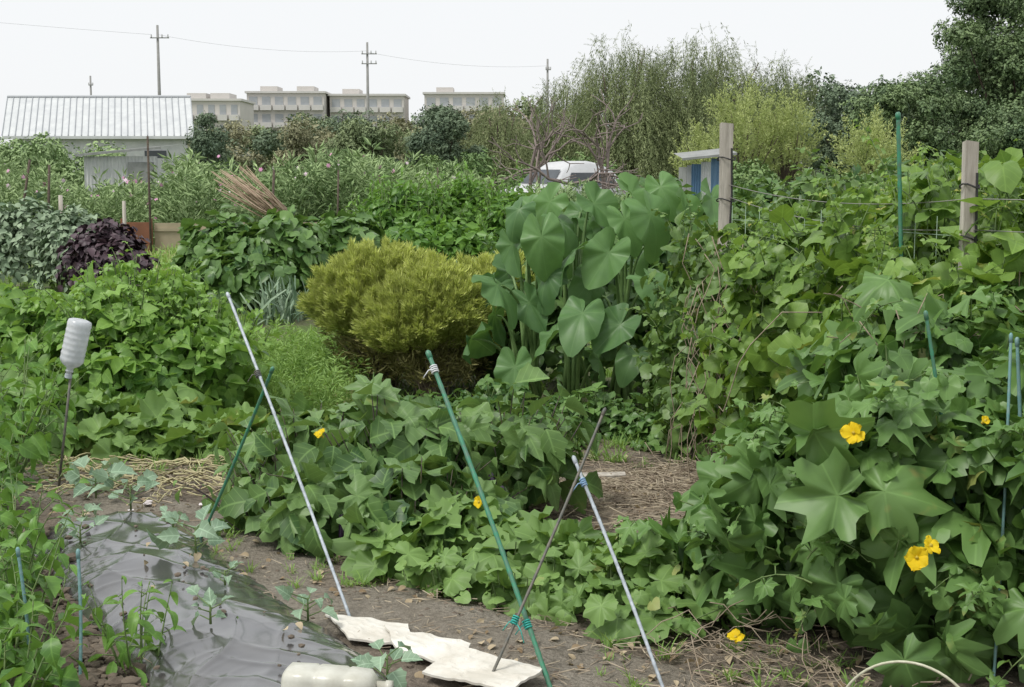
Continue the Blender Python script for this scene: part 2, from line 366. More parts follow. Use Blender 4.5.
# ================================================================== WORLD / LIGHT / CAMERA
w=bpy.data.worlds.new("World");scene.world=w;w.use_nodes=True;nt=w.node_tree
for n in list(nt.nodes):nt.nodes.remove(n)
sky=N_(nt,'ShaderNodeTexSky',sky_type='NISHITA');sky.sun_disc=False
SE,SR=math.radians(60),math.radians(235)
sky.sun_elevation=SE;sky.sun_rotation=SR;sky.air_density=1;sky.dust_density=3
bg=N_(nt,'ShaderNodeBackground');bg.inputs[1].default_value=.1
mx=mixc(nt,.9,sky.outputs[0],(10.0,10.15,10.3))
wo=N_(nt,'ShaderNodeOutputWorld');nt.links.new(mx,bg.inputs[0]);nt.links.new(bg.outputs[0],wo.inputs[0])
sl=bpy.data.lights.new('sun','SUN');sl.energy=2.5;sl.angle=math.radians(16);sl.color=(1,.97,.91)
so=bpy.data.objects.new('sun',sl);scene.collection.objects.link(so)
from mathutils import Vector
sd=Vector((math.sin(SR)*math.cos(SE),math.cos(SR)*math.cos(SE),math.sin(SE)))
so.rotation_euler=sd.to_track_quat('Z','Y').to_euler()
cam=bpy.data.cameras.new('camera');cam.lens=50;cam.sensor_width=36;cam.clip_end=2000
co=bpy.data.objects.new('camera',cam);scene.collection.objects.link(co);co.location=(0,0,1.7)
co.rotation_euler=(math.radians(90-6.96),0,0);scene.camera=co
scene.view_settings.view_transform='Standard';scene.view_settings.look='None'
# ================================================================== GROUND
def soil_material(name,a,b,green=False,fine=40):
    m,nt,out=newmat(name);geo=N_(nt,'ShaderNodeNewGeometry')
    def noise(s,d=8):
        n=N_(nt,'ShaderNodeTexNoise');n.inputs['Scale'].default_value=s;n.inputs['Detail'].default_value=d;n.inputs['Roughness'].default_value=.7
        nt.links.new(geo.outputs['Position'],n.inputs['Vector']);return n.outputs['Fac']
    def rg(x,lo,hi):
        r=N_(nt,'ShaderNodeMapRange');r.inputs[1].default_value=lo;r.inputs[2].default_value=hi;nt.links.new(x,r.inputs[0]);return r.outputs[0]
    n1=noise(3,4);n2=noise(fine,5);c=mixc(nt,rg(n1,.35,.65),a,b)
    c=mixc(nt,rg(n2,.4,.7),c,tuple(x*.6 for x in a))
    c=mixc(nt,math_(nt,'MULTIPLY',rg(noise(90,3),.62,.7),.5),c,tuple(min(1,x*1.8) for x in b))
    if green:
        sp=N_(nt,'ShaderNodeSeparateXYZ');nt.links.new(geo.outputs['Position'],sp.inputs[0])
        g=math_(nt,'MULTIPLY',rg(sp.outputs[1],8.5,13),rg(noise(1.5,3),.3,.5))
        c=mixc(nt,g,c,(.10,.145,.045))
    bs=N_(nt,'ShaderNodeBsdfPrincipled');bs.inputs['Roughness'].default_value=.95;bs.inputs['Specular IOR Level'].default_value=.2
    nt.links.new(c,bs.inputs['Base Color'])
    bp=N_(nt,'ShaderNodeBump');bp.inputs['Strength'].default_value=.8;bp.inputs['Distance'].default_value=.03
    nt.links.new(math_(nt,'ADD',n2,math_(nt,'MULTIPLY',noise(12,4),1.5)),bp.inputs['Height']);nt.links.new(bp.outputs[0],bs.inputs['Normal'])
    nt.links.new(bs.outputs[0],out.inputs[0]);return m
def grid(mb,xs,ys,zf,mat=0):
    X,Yg=np.meshgrid(xs,ys);Z=zf(X,Yg);V=np.stack([X,Yg,Z],-1).reshape(-1,3);nx=len(xs);i=np.arange(len(ys)-1)[:,None]*nx+np.arange(nx-1)[None]
    F=np.stack([i,i+1,i+nx+1,i+nx],-1).reshape(-1,4);mb.add(V,[F],.5,None,mat)
mb=MB();u=np.linspace(-1,1,181);xs=np.sinh(u*5.2)*600/np.sinh(5.2)
v=np.linspace(0,1,200);ys=-20+(v*26)+np.maximum(0,np.exp(np.maximum(0,v-.45)*12.6)-1)*1.0
grid(mb,xs,ys,gz);M_soil=soil_material('garden_soil',(.18,.15,.115),(.27,.23,.185),True)
mb.obj('ground',M_soil)
def path_strip(name,pts,wd,mat,h=.012,n=60,m=16,edge=.25):
    pts=np.array(pts,float);tt=np.linspace(0,len(pts)-1,n);cx=np.interp(tt,range(len(pts)),pts[:,0]);cy=np.interp(tt,range(len(pts)),pts[:,1])
    T=nrm(np.stack([np.gradient(cx),np.gradient(cy)],1));Nn=np.stack([-T[:,1],T[:,0]],1);s=np.linspace(-1,1,m)
    W=np.interp(tt,range(len(pts)),np.broadcast_to(wd,(len(pts),)))/2
    X=cx[:,None]+Nn[:,0:1]*s[None]*W[:,None]*(1+.15*np.sin(cx*7)[:,None]);Yg=cy[:,None]+Nn[:,1:2]*s[None]*W[:,None]
    Z=gz(X,Yg)+h*(1-np.abs(s)[None]**6*2.2)
    mb=MB();i=np.arange(n-1)[:,None]*m+np.arange(m-1)[None];F=np.stack([i,i+1,i+m+1,i+m],-1).reshape(-1,4)
    mb.add(np.stack([X,Yg,Z],-1).reshape(-1,3),[F]);return mb.obj(name,mat)
M_path=soil_material('path_dirt',(.25,.22,.175),(.32,.29,.24),False,55)
path_strip('dirt_path',[(-3.4,8.3),(-2.4,7.6),(-1.5,6.4),(-.6,5.4),(.2,4.75),(1.0,3.9)],[.9,.8,.75,.7,.65,.7],M_path)
path_strip('dirt_path',[(-.1,7.7),(.45,7.4),(.8,7.3),(1.3,7.1)],[.8,1.3,1.4,.9],soil_material('dry_litter_soil',(.30,.25,.19),(.42,.36,.28),False,45))
BA=np.array([-1.98,6.62]);BD=np.array([1.6,-2.85])
def cl(t): return BA+np.outer(t,BD)
n,m=300,90;t=np.linspace(0,1,n);c=cl(t);T=nrm(BD);Nn=np.array([-T[1],T[0]])
s=np.linspace(-1,1,m);X=c[:,0:1]+Nn[0]*s[None]*.36;Yg=c[:,1:2]+Nn[1]*s[None]*.36
p3=np.stack([X,Yg,np.zeros_like(X)],-1);al=X*T[0]+Yg*T[1];ac=X*Nn[0]+Yg*Nn[1]
def ridge(v,p=4): return (1-np.abs(np.clip(v,-1,1)))**p
w1=.5+.5*sn(p3,1.7,5)
wr=.012*sn(p3,2.6,1)+.010*ridge(np.sin(6*al+15*ac+2.5*sn(p3,1.4,2)),3)*w1+.009*ridge(np.sin(9*al-17*ac+2*sn(p3,1.9,5)),3)*(1-w1)+.006*ridge(np.sin(26*al+4*ac+4*sn(p3,2,8)),4)*np.abs(s)[None]**1.5
Z=gz(X,Yg)*.3+.105*(1-np.abs(s)[None]**2.6)*np.clip(t*12,0,1)[:,None]**.5+wr+.012
mb=MB();i=np.arange(n-1)[:,None]*m+np.arange(m-1)[None];mb.add(np.stack([X,Yg,Z],-1).reshape(-1,3),[np.stack([i,i+1,i+m+1,i+m],-1).reshape(-1,4)])
M_mulch=plain('mulch_plastic',(.05,.05,.054),(.085,.083,.08),3,.16,0,spec=1.0)
for nd in M_mulch.node_tree.nodes:
    if nd.type=='BSDF_PRINCIPLED': nd.inputs['Coat Weight'].default_value=.6;nd.inputs['Coat Roughness'].default_value=.12
mb.obj('plastic_mulch_sheet',M_mulch)
def bedz(x,y):
    d=(np.array([x,y])-BA);s=d@Nn/.36
    if abs(s)>1 or d@T<0: return float(gz(x,y))
    return .3*float(gz(x,y))+.105*max(0,1-abs(s)**2.6)+.018
import bmesh
bm=bmesh.new();bmesh.ops.create_icosphere(bm,subdivisions=1,radius=1);bm.verts.ensure_lookup_table()
IV=np.array([v.co[:] for v in bm.verts]);IF=np.array([[v.index for v in f.verts] for f in bm.faces]);bm.free()
CLOD=[]
for k in range(4):
    V=IV*(1+.45*sn(IV*1.5+k*5,1.4,k))[:,None]*np.array([1,1,.65]);CLOD.append(dict(V=V,F=[IF],U=V[:,:2]))
mb=MB()
for (x0,y0,x1,y1,wd,cnt,s0,s1) in [(-3.0,8.0,.6,4.4,.5,1800,.004,.014),(-2.45,6.4,-1.2,4.1,.16,2200,.008,.035),(-.3,7.4,1.3,7.5,.5,900,.005,.018),(-1.9,6.5,-.4,4.0,.1,300,.005,.02)]:
    tt=R(cnt);x=x0+(x1-x0)*tt+rng.normal(0,wd,cnt);y=y0+(y1-y0)*tt+rng.normal(0,wd*.5,cnt)
    sz=s0+(s1-s0)*R(cnt)**3;k=rng.integers(0,4,cnt)
    zz=np.array([bedz(a,b) for a,b in zip(x,y)])
    inb=np.array([abs((np.array([a,b])-BA)@Nn)<.36 and (np.array([a,b])-BA)@T>0 for a,b in zip(x,y)]);keep=~inb|(R(cnt)<.06)
    for j in range(4):
        q=(k==j)&keep;scatter(mb,CLOD[j],np.stack([x,y,zz+.2*sz+.006],1)[q],rng.normal(0,1,(q.sum(),3)),UP,sz[q],.5)
mb.obj('soil_clods',M_soilc,False)
mb=MB()
def straw_patch(cx,cy,sx,sy,n,l=.09,r=.0018,z=.015):
    x=rng.normal(cx,sx,n);y=rng.normal(cy,sy,n);a=U(0,6.28,n);L=l*U(.3,1.4,n)
    P=np.stack([x,y,gz(x,y)+z+.02*R(n)],1);D=np.stack([np.cos(a),np.sin(a),rng.normal(0,.18,n)],1)
    sticks(mb,P,P+D*L[:,None],r*U(.6,1.8,n))
straw_patch(.6,7.4,.4,.4,2200);straw_patch(-2.0,7.6,.5,.3,420,.1,.0022);straw_patch(.25,5.2,.5,.3,450,.05,.0014)
straw_patch(.9,4.7,.4,.3,350,.07);straw_patch(-.8,5.9,.5,.4,200,.05,.0014);straw_patch(-1.6,13,.4,.6,500,.15,.004);straw_patch(1.0,6.3,.3,.5,400)
mb.obj('straw_litter',M_straw,False)
mb=MB();n=620;x=np.concatenate([rng.normal(.6,.4,160),rng.normal(-1.9,.5,180),rng.normal(.6,.5,180),rng.normal(-.5,.5,100)]);y=np.concatenate([rng.normal(7.4,.35,160),rng.normal(7.4,.4,180),rng.normal(5.0,.3,180),rng.normal(5.8,.3,100)])
zz=np.array([bedz(a,b) for a,b in zip(x,y)])
scatter(mb,OV[1],np.stack([x,y,zz+.022],1),rng.normal(0,1,(n,3)),UP+rng.normal(0,.3,(n,3)),U(.02,.06,n),R(n))
mb.obj('fallen_leaves',leafmat('dry_leaf',(.2,.14,.08),(.48,.4,.27),.1,.9),False)
# ================================================================== RIGHT: LUFFA TRELLIS
lv=empty('luffa_vine')
mb=MB()
C_=[(1.55,5.05,.35,.72,.55,.66),(2.25,4.7,.4,.7,.55,.72),(1.15,5.35,.22,.48,.42,.5),(1.9,5.7,.6,.7,.5,.6)]
foliage(mb,LUF,C_,1700,.15,.35,.38,.15,.7,1.0,.5,2.4,0,.06,1,low=-.6,tb=.4)
foliage(mb,HEART,C_,900,.07,.6,.3,.3,.7,.8,.5,2.4,0,.04,1,low=-.6,tb=.5)
P,Nn_=shell(C_,130,.95,.3);shoots(mb,LUF[:2]+OV[:1],P,Nn_*.6+UP*.6+rng.normal(0,.5,P.shape),.3,5,.085,.5,sr=.004,tb=.55)
mb.obj('foliage',[M_luffa,M_stem],parent=lv)
def t_flower(sd):
    rg=np.random.default_rng(sd);ts=[]
    for k in range(5):
        V=[];Uv=[];n_=6;w_=rg.uniform(.85,1.05)
        for i in range(n_+1):
            t=i/n_;ww=w_*.5*(math.sin(math.pi*min(1,.08+t*.86)**1.5)+.05)
            for j in range(5):
                sx=(j-2)/2;x=sx*ww;V.append([x,t*(1-.08*abs(sx)*t),.25*t-.28*t*t+.12*math.sin(sx*7+k+t*5)*t]);Uv.append([x,t])
        F=np.array([[i*5+j,i*5+j+1,i*5+j+6,i*5+j+5] for i in range(n_) for j in range(4)])
        p=dict(V=np.array(V),F=[F],U=np.array(Uv));p=rot(p,rx=rg.uniform(.05,.7));ts.append(rot(p,rz=k*2*math.pi/5+rg.uniform(-.12,.12),s=rg.uniform(.8,1.05)))
    return join(ts)
FLO=[t_flower(1),t_flower(2),t_flower(3)]
M_flo=leafmat('yellow_petal',(.66,.42,.0),(.88,.68,.03),.25,.6,'pinnate',3,vcol=(.7,.42,.0),vamt=.35,spec=.2);M_floc=plain('flower_centre',(.6,.5,.06),(.4,.28,.02),60,.8)
def flowers(parent,lst):
    mb=MB()
    for i,(x,y,z,s,d) in enumerate(lst):
        scatter(mb,FLO[i%3],[[x,y,z]],[rng.normal(0,1,3)*np.array([1,.2,1])],[d],s,.5,0)
        dd=nrm(np.array(d,float));sticks(mb,[np.array([x,y,z])-dd*s*.7],[np.array([x,y,z])+dd*s*.22],.005,.006,mat=1)
    mb.obj('flowers',[M_flo,M_floc],True,parent)
flowers(lv,[(1.10,4.5,.86,.046,(-.9,-1,.6)),(1.22,4.18,.54,.05,(-.2,-1,.25)),(1.265,4.2,.57,.036,(.7,-1,.9)),(.76,4.68,.12,.036,(-.2,-.5,1)),(1.50,4.45,.91,.022,(.4,-1,.8))])
mb=MB()
B_=[(2.1,6.7,.85,.8,.7,.8),(1.5,7.4,.65,.48,.6,.72),(2.95,6.9,.95,.75,.7,.85),(1.95,6.0,.72,.55,.45,.58),(2.6,6.0,.8,.5,.5,.7)]
foliage(mb,TRI+HEART,B_,5400,.115,.4,.38,.4,.7,.6,.55,2.0,0,.06,1,low=-.6,tb=.46)
P,Nn_=shell(B_,320,.92,.32,low=.1);P=P[P[:,2]>.8];shoots(mb,TRI,P,UP+Nn_[:len(P)]*.5+rng.normal(0,.5,P.shape),.34,6,.065,.4,sr=.004,tb=.6)
mb.obj('bean_vine',[M_bean,M_stem])
mb=MB()
A_=[(1.32,9.0,.6,.42,.5,.7),(1.9,8.7,.8,.6,.5,.78),(1.12,8.9,.25,.32,.35,.4),(2.6,8.4,.9,.7,.5,.75),(3.4,8.2,.95,.7,.5,.8)]
foliage(mb,HEART+OV,A_,6000,.08,.5,.34,.3,.6,.7,.5,2.0,0,.04,1,low=-.6,tb=.4)
foliage(mb,HEART,[(1.22,7.9,.75,.2,.2,.6),(1.25,8.4,1.05,.2,.25,.35),(1.05,8.2,.2,.2,.2,.3)],800,.07,.3,.3,.4,.5,.7,.4,2.0,0,.04,1,tb=.45)
P,Nn_=shell(A_,180,.95,.3,low=.1);shoots(mb,HEART,P,UP+Nn_*.4+rng.normal(0,.5,P.shape),.32,6,.05,.4,sr=.003)
mb.obj('yam_vine',[M_yam,M_stem])
mb=MB()
for k in range(120):
    x,y=U(.98,1.5),U(7.5,8.1);z=U(.4,1.35);p=[[x,y,z]]
    for j in range(6):
        p.append([p[-1][0]+rng.normal(0,.05),p[-1][1]-U(-.02,.05),max(.03,p[-1][2]-U(.04,.2))])
    tube(mb,p,.0026,4)
for k in range(60):
    x,y=U(1.2,2.4),U(5.5,6.0);z=U(.5,1.3);p=[[x,y,z]]
    for j in range(6):p.append([p[-1][0]+rng.normal(0,.06),p[-1][1]-U(-.04,.04),max(.03,p[-1][2]-U(-.03,.15))])
    tube(mb,p,.0024,4)
for k in range(45):
    x,y=U(.55,1.1),U(4.5,5.0);z=U(.03,.18);p=[[x,y,z]];a=U(0,6.28)
    for j in range(5):
        a+=rng.normal(0,.3);p.append([p[-1][0]+.05*math.cos(a),p[-1][1]+.05*math.sin(a),max(.025,p[-1][2]-U(-.01,.06))])
    tube(mb,p,.002,4)
mb.obj('dry_vine_stems',M_dry)
def wpost(x,y,top,wd,tilt=0):
    mb=MB();V=[];zs=np.linspace(-.1,top,9)
    for z in zs:
        s=wd/2*(1+.04*math.sin(z*7));cx=x+tilt*z
        V+=[[cx-s,y-s,z],[cx+s*.9,y-s,z],[cx+s,y+s,z],[cx-s,y+s,z]]
    V[-4][2]+=.008;V[-2][2]-=.012
    F=[[i*4+k,i*4+(k+1)%4,i*4+4+(k+1)%4,i*4+4+k] for i in range(8) for k in range(4)]+[[32,33,34,35]]
    mb.add(V,[F]);
    for zz in(top*.9,top*.78,top*.62):
        a=np.linspace(0,2*math.pi,13);tube(mb,np.stack([x+tilt*zz+wd*.74*np.cos(a),y+wd*.74*np.sin(a),zz+.01*np.sin(2*a)],1),.004,5,mat=1)
    tube(mb,[[x+wd*.35+tilt*top*.8,y-wd*.55,top*.93],[x+wd*.42+tilt*top*.7,y-wd*.56,top*.8],[x+wd*.3+tilt*top*.6,y-wd*.56,top*.7]],.006,5,mat=1)
    return mb.obj('wooden_post',[M_wood,M_blk],False)
M_blk=plain('black_band',(.02,.02,.02),(.03,.03,.03),20,.6)
wpost(1.225,8.2,1.96,.07,.0);wpost(1.925,6.0,1.815,.055,-.004)
M_pgreen=plain('green_pole_plastic',(.04,.25,.14),(.09,.17,.12),40,.4);M_pwhite=plain('pale_pole_plastic',(.50,.55,.60),(.28,.32,.35),50,.4)
M_pdark=plain('dark_pole_steel',(.07,.08,.07),(.16,.14,.11),50,.5);M_pteal=plain('teal_pole_plastic',(.12,.28,.28),(.2,.31,.31),60,.45)
def pole(name,a,b,r,mat,ties=()):
    e=empty(name);a=np.array(a,float);b=np.array(b,float);n=90;t=np.linspace(0,1,n);mb=MB()
    rr=np.where((np.arange(n)%5)==0,r*1.14,r);p=a+(b-a)*t[:,None];p[:,0]+=.006*np.sin(t*3.1);tube(mb,p,rr,10)
    mb.obj('shaft',mat,True,e)
    mb=MB();d=nrm(b-a);tube(mb,[b-d*.01,b+d*.015,b+d*.022],[r*1.3,r*1.3,r*.6],10);mb.obj('end_cap',mat,True,e)
    for(t,m,s) in ties:
        mb=MB();c=a+(b-a)*t
        for k in range(4):
            ang=np.linspace(0,2*math.pi,12);A=nrm(np.cross(d,[0,1,.2]));B=np.cross(d,A)
            tube(mb,c+d*(k-1.5)*.008+np.outer(np.cos(ang),A)*r*s+np.outer(np.sin(ang),B)*r*s,.003,5,cap=False)
        tube(mb,[c,c+np.array([.02,-.02,-.03]),c+np.array([.03,-.025,-.07])],.0025,4);tube(mb,[c,c+np.array([-.02,-.02,.0]),c+np.array([-.04,-.015,-.03])],.0025,4)
        mb.obj('tie',m,True,e)
    return e
M_tie=plain('teal_tie',(.03,.42,.34),(.03,.35,.3),40,.5);M_tieb=plain('blue_tie',(.25,.42,.62),(.2,.32,.48),40,.5);M_tiew=plain('white_clip',(.75,.78,.8),(.6,.6,.62),40,.5)
pole('white_garden_pole',(-.585,5.12,0),(-1.22,6.1,1.16),.0062,M_pwhite,[(.74,M_pdark,1.8)])
pole('green_garden_pole',(-1.43,6.3,0),(-1.0,5.86,.87),.0068,M_pgreen)
pole('green_garden_pole',(.135,4.52,-.02),(-.305,5.2,1.02),.0082,M_pgreen,[(.955,M_tiew,1.5),(.19,M_tie,1.5)])
pole('dark_garden_pole',(-.09,4.5,0),(.325,5.0,.84),.0052,M_pdark,[(.24,M_tie,2.0)])
pole('white_garden_pole',(.50,4.5,0),(.225,4.98,.67),.0062,M_pwhite,[(.9,M_tieb,1.5)])
pole('green_garden_pole',(1.78,6.3,0),(1.69,6.3,1.93),.009,M_pgreen)
pole('green_garden_pole',(1.6,4.75,0),(1.42,4.85,1.2),.006,M_pgreen)
pole('teal_garden_pole',(1.72,4.6,0),(1.70,4.75,1.12),.006,M_pteal)
pole('teal_garden_pole',(1.58,4.5,0),(1.66,4.7,1.14),.005,M_pteal)
pole('green_garden_pole',(2.3,6.6,0),(2.4,6.6,1.75),.009,M_pgreen)
pole('teal_garden_pole',(-1.62,4.62,0),(-1.66,4.66,.42),.0055,M_pteal)
pole('teal_garden_pole',(-1.42,4.5,0),(-1.44,4.6,.43),.0055,M_pteal)
mb=MB()
for z0,z1 in((1.62,1.58),(1.55,1.45)):
    t=np.linspace(0,1,14)[:,None];p=np.array([1.23,8.2,z0])*(1-t)+np.array([1.92,6.0,z1])*t;p[:,2]-=.12*(t*(1-t))[:,0]*2;tube(mb,p,.002,4)
    p=np.array([1.92,6.0,z1])*(1-t)+np.array([2.8,4.5,z1])*t;tube(mb,p,.002,4)
mb.obj('trellis_wire',plain('wire',(.3,.28,.25),(.2,.2,.2),20,.5))
mb=MB()
P0=[];P1=[]
for z in np.arange(.3,1.5,.16):P0.append([1.25,8.1,z]);P1.append([1.9,6.05,z])
for t in np.linspace(0,1,14):P0.append([1.25+.65*t,8.1-2.05*t,.1]);P1.append([1.25+.65*t,8.1-2.05*t,1.5])
sticks(mb,P0,P1,.0016);mb.obj('trellis_net',plain('net_cord',(.3,.4,.3),(.2,.3,.2),20,.6))
mb=MB();a=np.linspace(0,math.pi,30);tube(mb,np.stack([1.19-.2*np.cos(a),4.1+.1*np.cos(a),.24*np.sin(a)],1),.0042,8);mb.obj('tunnel_hoop',plain('hoop_white',(.6,.6,.46),(.42,.42,.3),40,.5))
# ================================================================== TARO
mb=MB()
tl=[(.2,9.7,1.15,.54,.3),(-.1,9.7,.83,.5,1.1),(.47,9.4,.66,.54,.2),(.02,9.5,.30,.44,-.3),(-.28,9.8,.46,.46,-1.3),(.95,9.8,1.3,.54,.6),(.66,9.7,1.05,.5,-.7),(.95,9.4,.84,.54,.6),(.72,9.4,.60,.44,-.2),
 (.42,9.8,1.04,.5,-.9),(.84,10.1,1.45,.48,1.0),(.27,10.1,1.4,.42,-.9),(1.2,9.9,1.32,.5,.7),(1.3,9.6,1.05,.48,1.2),(1.1,9.6,.6,.44,.8),(.3,9.7,.5,.42,-1.0),(.58,10.1,1.38,.46,.2),(0,10.1,1.1,.42,-1.2),(.6,9.6,.34,.38,.7),(1.3,9.7,.4,.38,1.2),(-.12,10.1,.6,.4,-1.5),(.85,9.8,.36,.38,-.6),
 (1.05,10.1,1.5,.44,.5),(.12,9.9,.7,.44,.6),(.78,9.9,1.28,.46,-.4),(.55,9.95,.85,.46,.8),(1.15,9.85,.95,.48,.2),(.35,10.0,1.25,.42,1.2),(.05,10.0,1.36,.36,-.4),(1.4,10.0,1.42,.44,1.2),(.25,9.8,.9,.42,-.6)]
for k in range(18): tl.append((U(-.15,1.4),U(10.1,10.7),U(.5,1.35),U(.32,.48),U(-2.4,2.4)))
bases=[(.1,10.2),(.45,10.1),(.8,10.2),(1.15,10.3)]
for(x,y,z,s,yaw) in tl:
    bx,by=min(bases,key=lambda b:abs(b[0]-x)+.1*R());bx+=rng.normal(0,.05);by+=rng.normal(0,.05)
    yaw+=rng.normal(0,.45)
    out=np.array([math.sin(yaw),-math.cos(yaw),0])
    tilt=U(-.05,1.3);N0=nrm(out+UP*tilt);Y0=nrm(out*.5-UP*.8+np.array([rng.normal(0,.6),rng.normal(0,.3),0]))
    s_=s*.6;p_att=np.array([x,y,z+s_*.3])
    scatter(mb,TARO[rng.integers(0,6)],[p_att],[Y0],[N0],[[s_*U(.8,1.0),s_,s_*1.2]],U(.0,.75) if x<.75 else U(.2,1.0),0)  # right-hand leaves tinted lighter, backlighting put into the colour
    t=np.linspace(0,1,9)[:,None];b0=np.array([bx,by,0]);mid=np.array([bx*.6+x*.4,by*.5+y*.5,max(z*1.15,.3)]);e=p_att-N0*.012
    P=(1-t)**2*b0+2*t*(1-t)*mid+t*t*e;tube(mb,P,np.linspace(.017,.006,9),7,mat=1)
mb.obj('taro_plants',[M_taro,M_tstem])
mb=MB();foliage(mb,HEART+TRI,[(.7,10.9,.35,.9,.4,.7),(1.4,10.4,.5,.35,.4,.6)],1500,.11,.5,tb=.2);mb.obj('bean_foliage',[M_darkbean,M_stem])
# ================================================================== KOCHIA
KP=[t_plume(170,.34,.013,.5,.15,i,fwd=1.3) for i in range(4)]
KI=[t_plume(40,.3,.02,.8,.2,i+9,fwd=.6) for i in range(2)]
def kochia(x,y,rx,h,n,lobes):
    mb=MB()
    for(ox,oy,oz,r,f) in lobes:
        k=int(n*f);d=nrm(rng.normal(0,1,(k,3)));d[:,2]=np.abs(d[:,2])*1.0-.25*R(k)
        d=nrm(d);rad=U(.6,.92,k)*(1+.09*sn(d*4+ox*9,2,x))
        P=np.array([x+ox,y+oy,oz])+d*rad[:,None]*np.array([r,r,r*h])
        Y=d*.8+UP*.65+rng.normal(0,.18,(k,3));ok=P[:,2]>.12;P,Y=P[ok],Y[ok]
        hh=P[:,2];kk=rng.integers(0,4,len(P))
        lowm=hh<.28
        for j in range(4):
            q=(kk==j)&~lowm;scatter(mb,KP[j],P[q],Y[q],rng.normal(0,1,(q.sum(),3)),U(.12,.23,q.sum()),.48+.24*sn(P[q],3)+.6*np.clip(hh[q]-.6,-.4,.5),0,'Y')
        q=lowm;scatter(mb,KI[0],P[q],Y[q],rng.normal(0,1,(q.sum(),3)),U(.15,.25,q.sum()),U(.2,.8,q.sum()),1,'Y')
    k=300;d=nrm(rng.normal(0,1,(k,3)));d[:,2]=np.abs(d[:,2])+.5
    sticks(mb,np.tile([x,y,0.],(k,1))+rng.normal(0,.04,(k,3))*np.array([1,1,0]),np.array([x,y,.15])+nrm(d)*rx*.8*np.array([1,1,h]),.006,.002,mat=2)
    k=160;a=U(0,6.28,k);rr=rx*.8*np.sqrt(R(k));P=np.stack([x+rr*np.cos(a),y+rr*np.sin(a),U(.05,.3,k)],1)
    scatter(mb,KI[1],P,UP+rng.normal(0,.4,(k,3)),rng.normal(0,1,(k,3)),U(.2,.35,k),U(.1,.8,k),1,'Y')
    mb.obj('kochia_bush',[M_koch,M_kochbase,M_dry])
kochia(-1.0,11.0,.45,1.12,900,[(0,0,.52,.43,1),(-.14,.0,.56,.33,.5),(.2,.1,.56,.33,.5)])
kochia(-.6,10.6,.38,1.12,800,[(0,0,.45,.38,1),(.12,-.05,.50,.28,.5),(-.15,-.1,.42,.28,.4)])
kochia(-.2,11.2,.3,1.12,500,[(0,0,.52,.31,1),(.12,.0,.60,.23,.4)])
# ================================================================== CENTRE EGGPLANTS / PUMPKIN
mb=MB()
E_=[(-1.0,6.95,.18,.42,.45,.37),(-.5,6.75,.22,.45,.45,.38),(-.02,7.0,.2,.38,.4,.38),(-.45,6.2,.10,.42,.3,.28),(-.9,6.35,.08,.35,.3,.26)]
foliage(mb,OVW+LUF[:1],E_,850,.15,.35,.38,.35,.65,.8,.5,2.2,0,.07,1,low=-.2,tb=.42)
for(x,y,n,L) in[(-1.05,7.0,9,.6),(-.75,6.55,9,.54),(-.35,6.95,10,.66),(-.65,7.45,9,.62),(-.02,7.05,10,.62),(-.25,6.45,8,.48),(-1.15,6.55,8,.42),(-.45,6.15,7,.36)]:
    bush(mb,OVW,x,y,n,.6,L,7,.13,droop=.25,tb=.45,sr=.007)
e=empty('eggplant_plants');mb.obj('foliage',[M_egg,M_pstem],parent=e)
flowers(e,[(-.86,6.3,.52,.034,(-.5,-.7,.9)),(-.13,5.62,.37,.036,(-1,-.9,.2))])
mb=MB()
for(x,y,z) in[(-.32,6.3,.22),(-.05,6.4,.26),(-.75,6.1,.2),(-.1,6.5,.3)]:
    t=np.linspace(0,1,8);tube(mb,np.stack([x+.01*np.sin(t*3),y-.02*t,z-.11*t],1),.004+.016*np.sin(np.pi*np.clip(t*.9+.05,0,1))**.6,10)
mb.obj('fruit',plain('eggplant_skin',(.02,.01,.03),(.03,.015,.04),10,.2),True,e)
mb=MB();foliage(mb,PUM+LUF[:1],[(0,5.75,-.02,.42,.4,.26),(.45,5.45,-.02,.38,.35,.22),(.85,5.6,0,.35,.4,.3),(-.3,6.0,0,.4,.35,.25)],370,.115,.4,.4,.6,.65,.35,.5,mat=0,petiole=.1,low=0,tb=.42)
foliage(mb,HEART,[(0.1,5.5,-.02,.5,.35,.2),(.7,5.5,0,.5,.4,.25),(.5,6.1,0,.5,.3,.12)],420,.05,.4,.4,.7,.6,.3,.5,petiole=.04,low=0,tb=.5)
mb.obj('pumpkin_vine',[M_pump,M_stem])
mb=MB();foliage(mb,PUM,[(-2.35,8.7,-.02,.75,.55,.3),(-1.55,8.3,-.02,.5,.5,.22),(-3.1,8.8,0,.5,.4,.35),(-1.3,7.8,0,.35,.3,.2)],500,.14,.5,.35,.8,.55,.2,.5,petiole=.1,low=0,tb=.55)
mb.obj('pumpkin_vine',[M_pump,M_stem])
mb=MB()
for k in range(80):
    x,y=U(-2.7,-1.3),U(7.2,8.0);a=U(0,6.28);p=[]
    for j in range(10):
        a+=rng.normal(0,.5);x+=.06*math.cos(a);y+=.04*math.sin(a);p.append([x,y,float(gz(x,y))+.02+.04*R()])
    tube(mb,p,U(.003,.006),4)
mb.obj('withered_vine',plain('withered_stem',(.52,.49,.28),(.32,.27,.15),20,.8))
mb=MB();foliage(mb,TRI,[(.55,9.0,0,.6,.35,.26),(.1,8.6,0,.35,.3,.24),(.95,8.7,0,.3,.3,.2),(-.1,9.3,0,.3,.3,.28),(-.6,9.3,0,.5,.4,.2)],1600,.1,.5,.3,.7,.5,.3,petiole=.05,low=0,tb=.45)
mb.obj('low_bean_plants',[M_darkbean,M_stem])
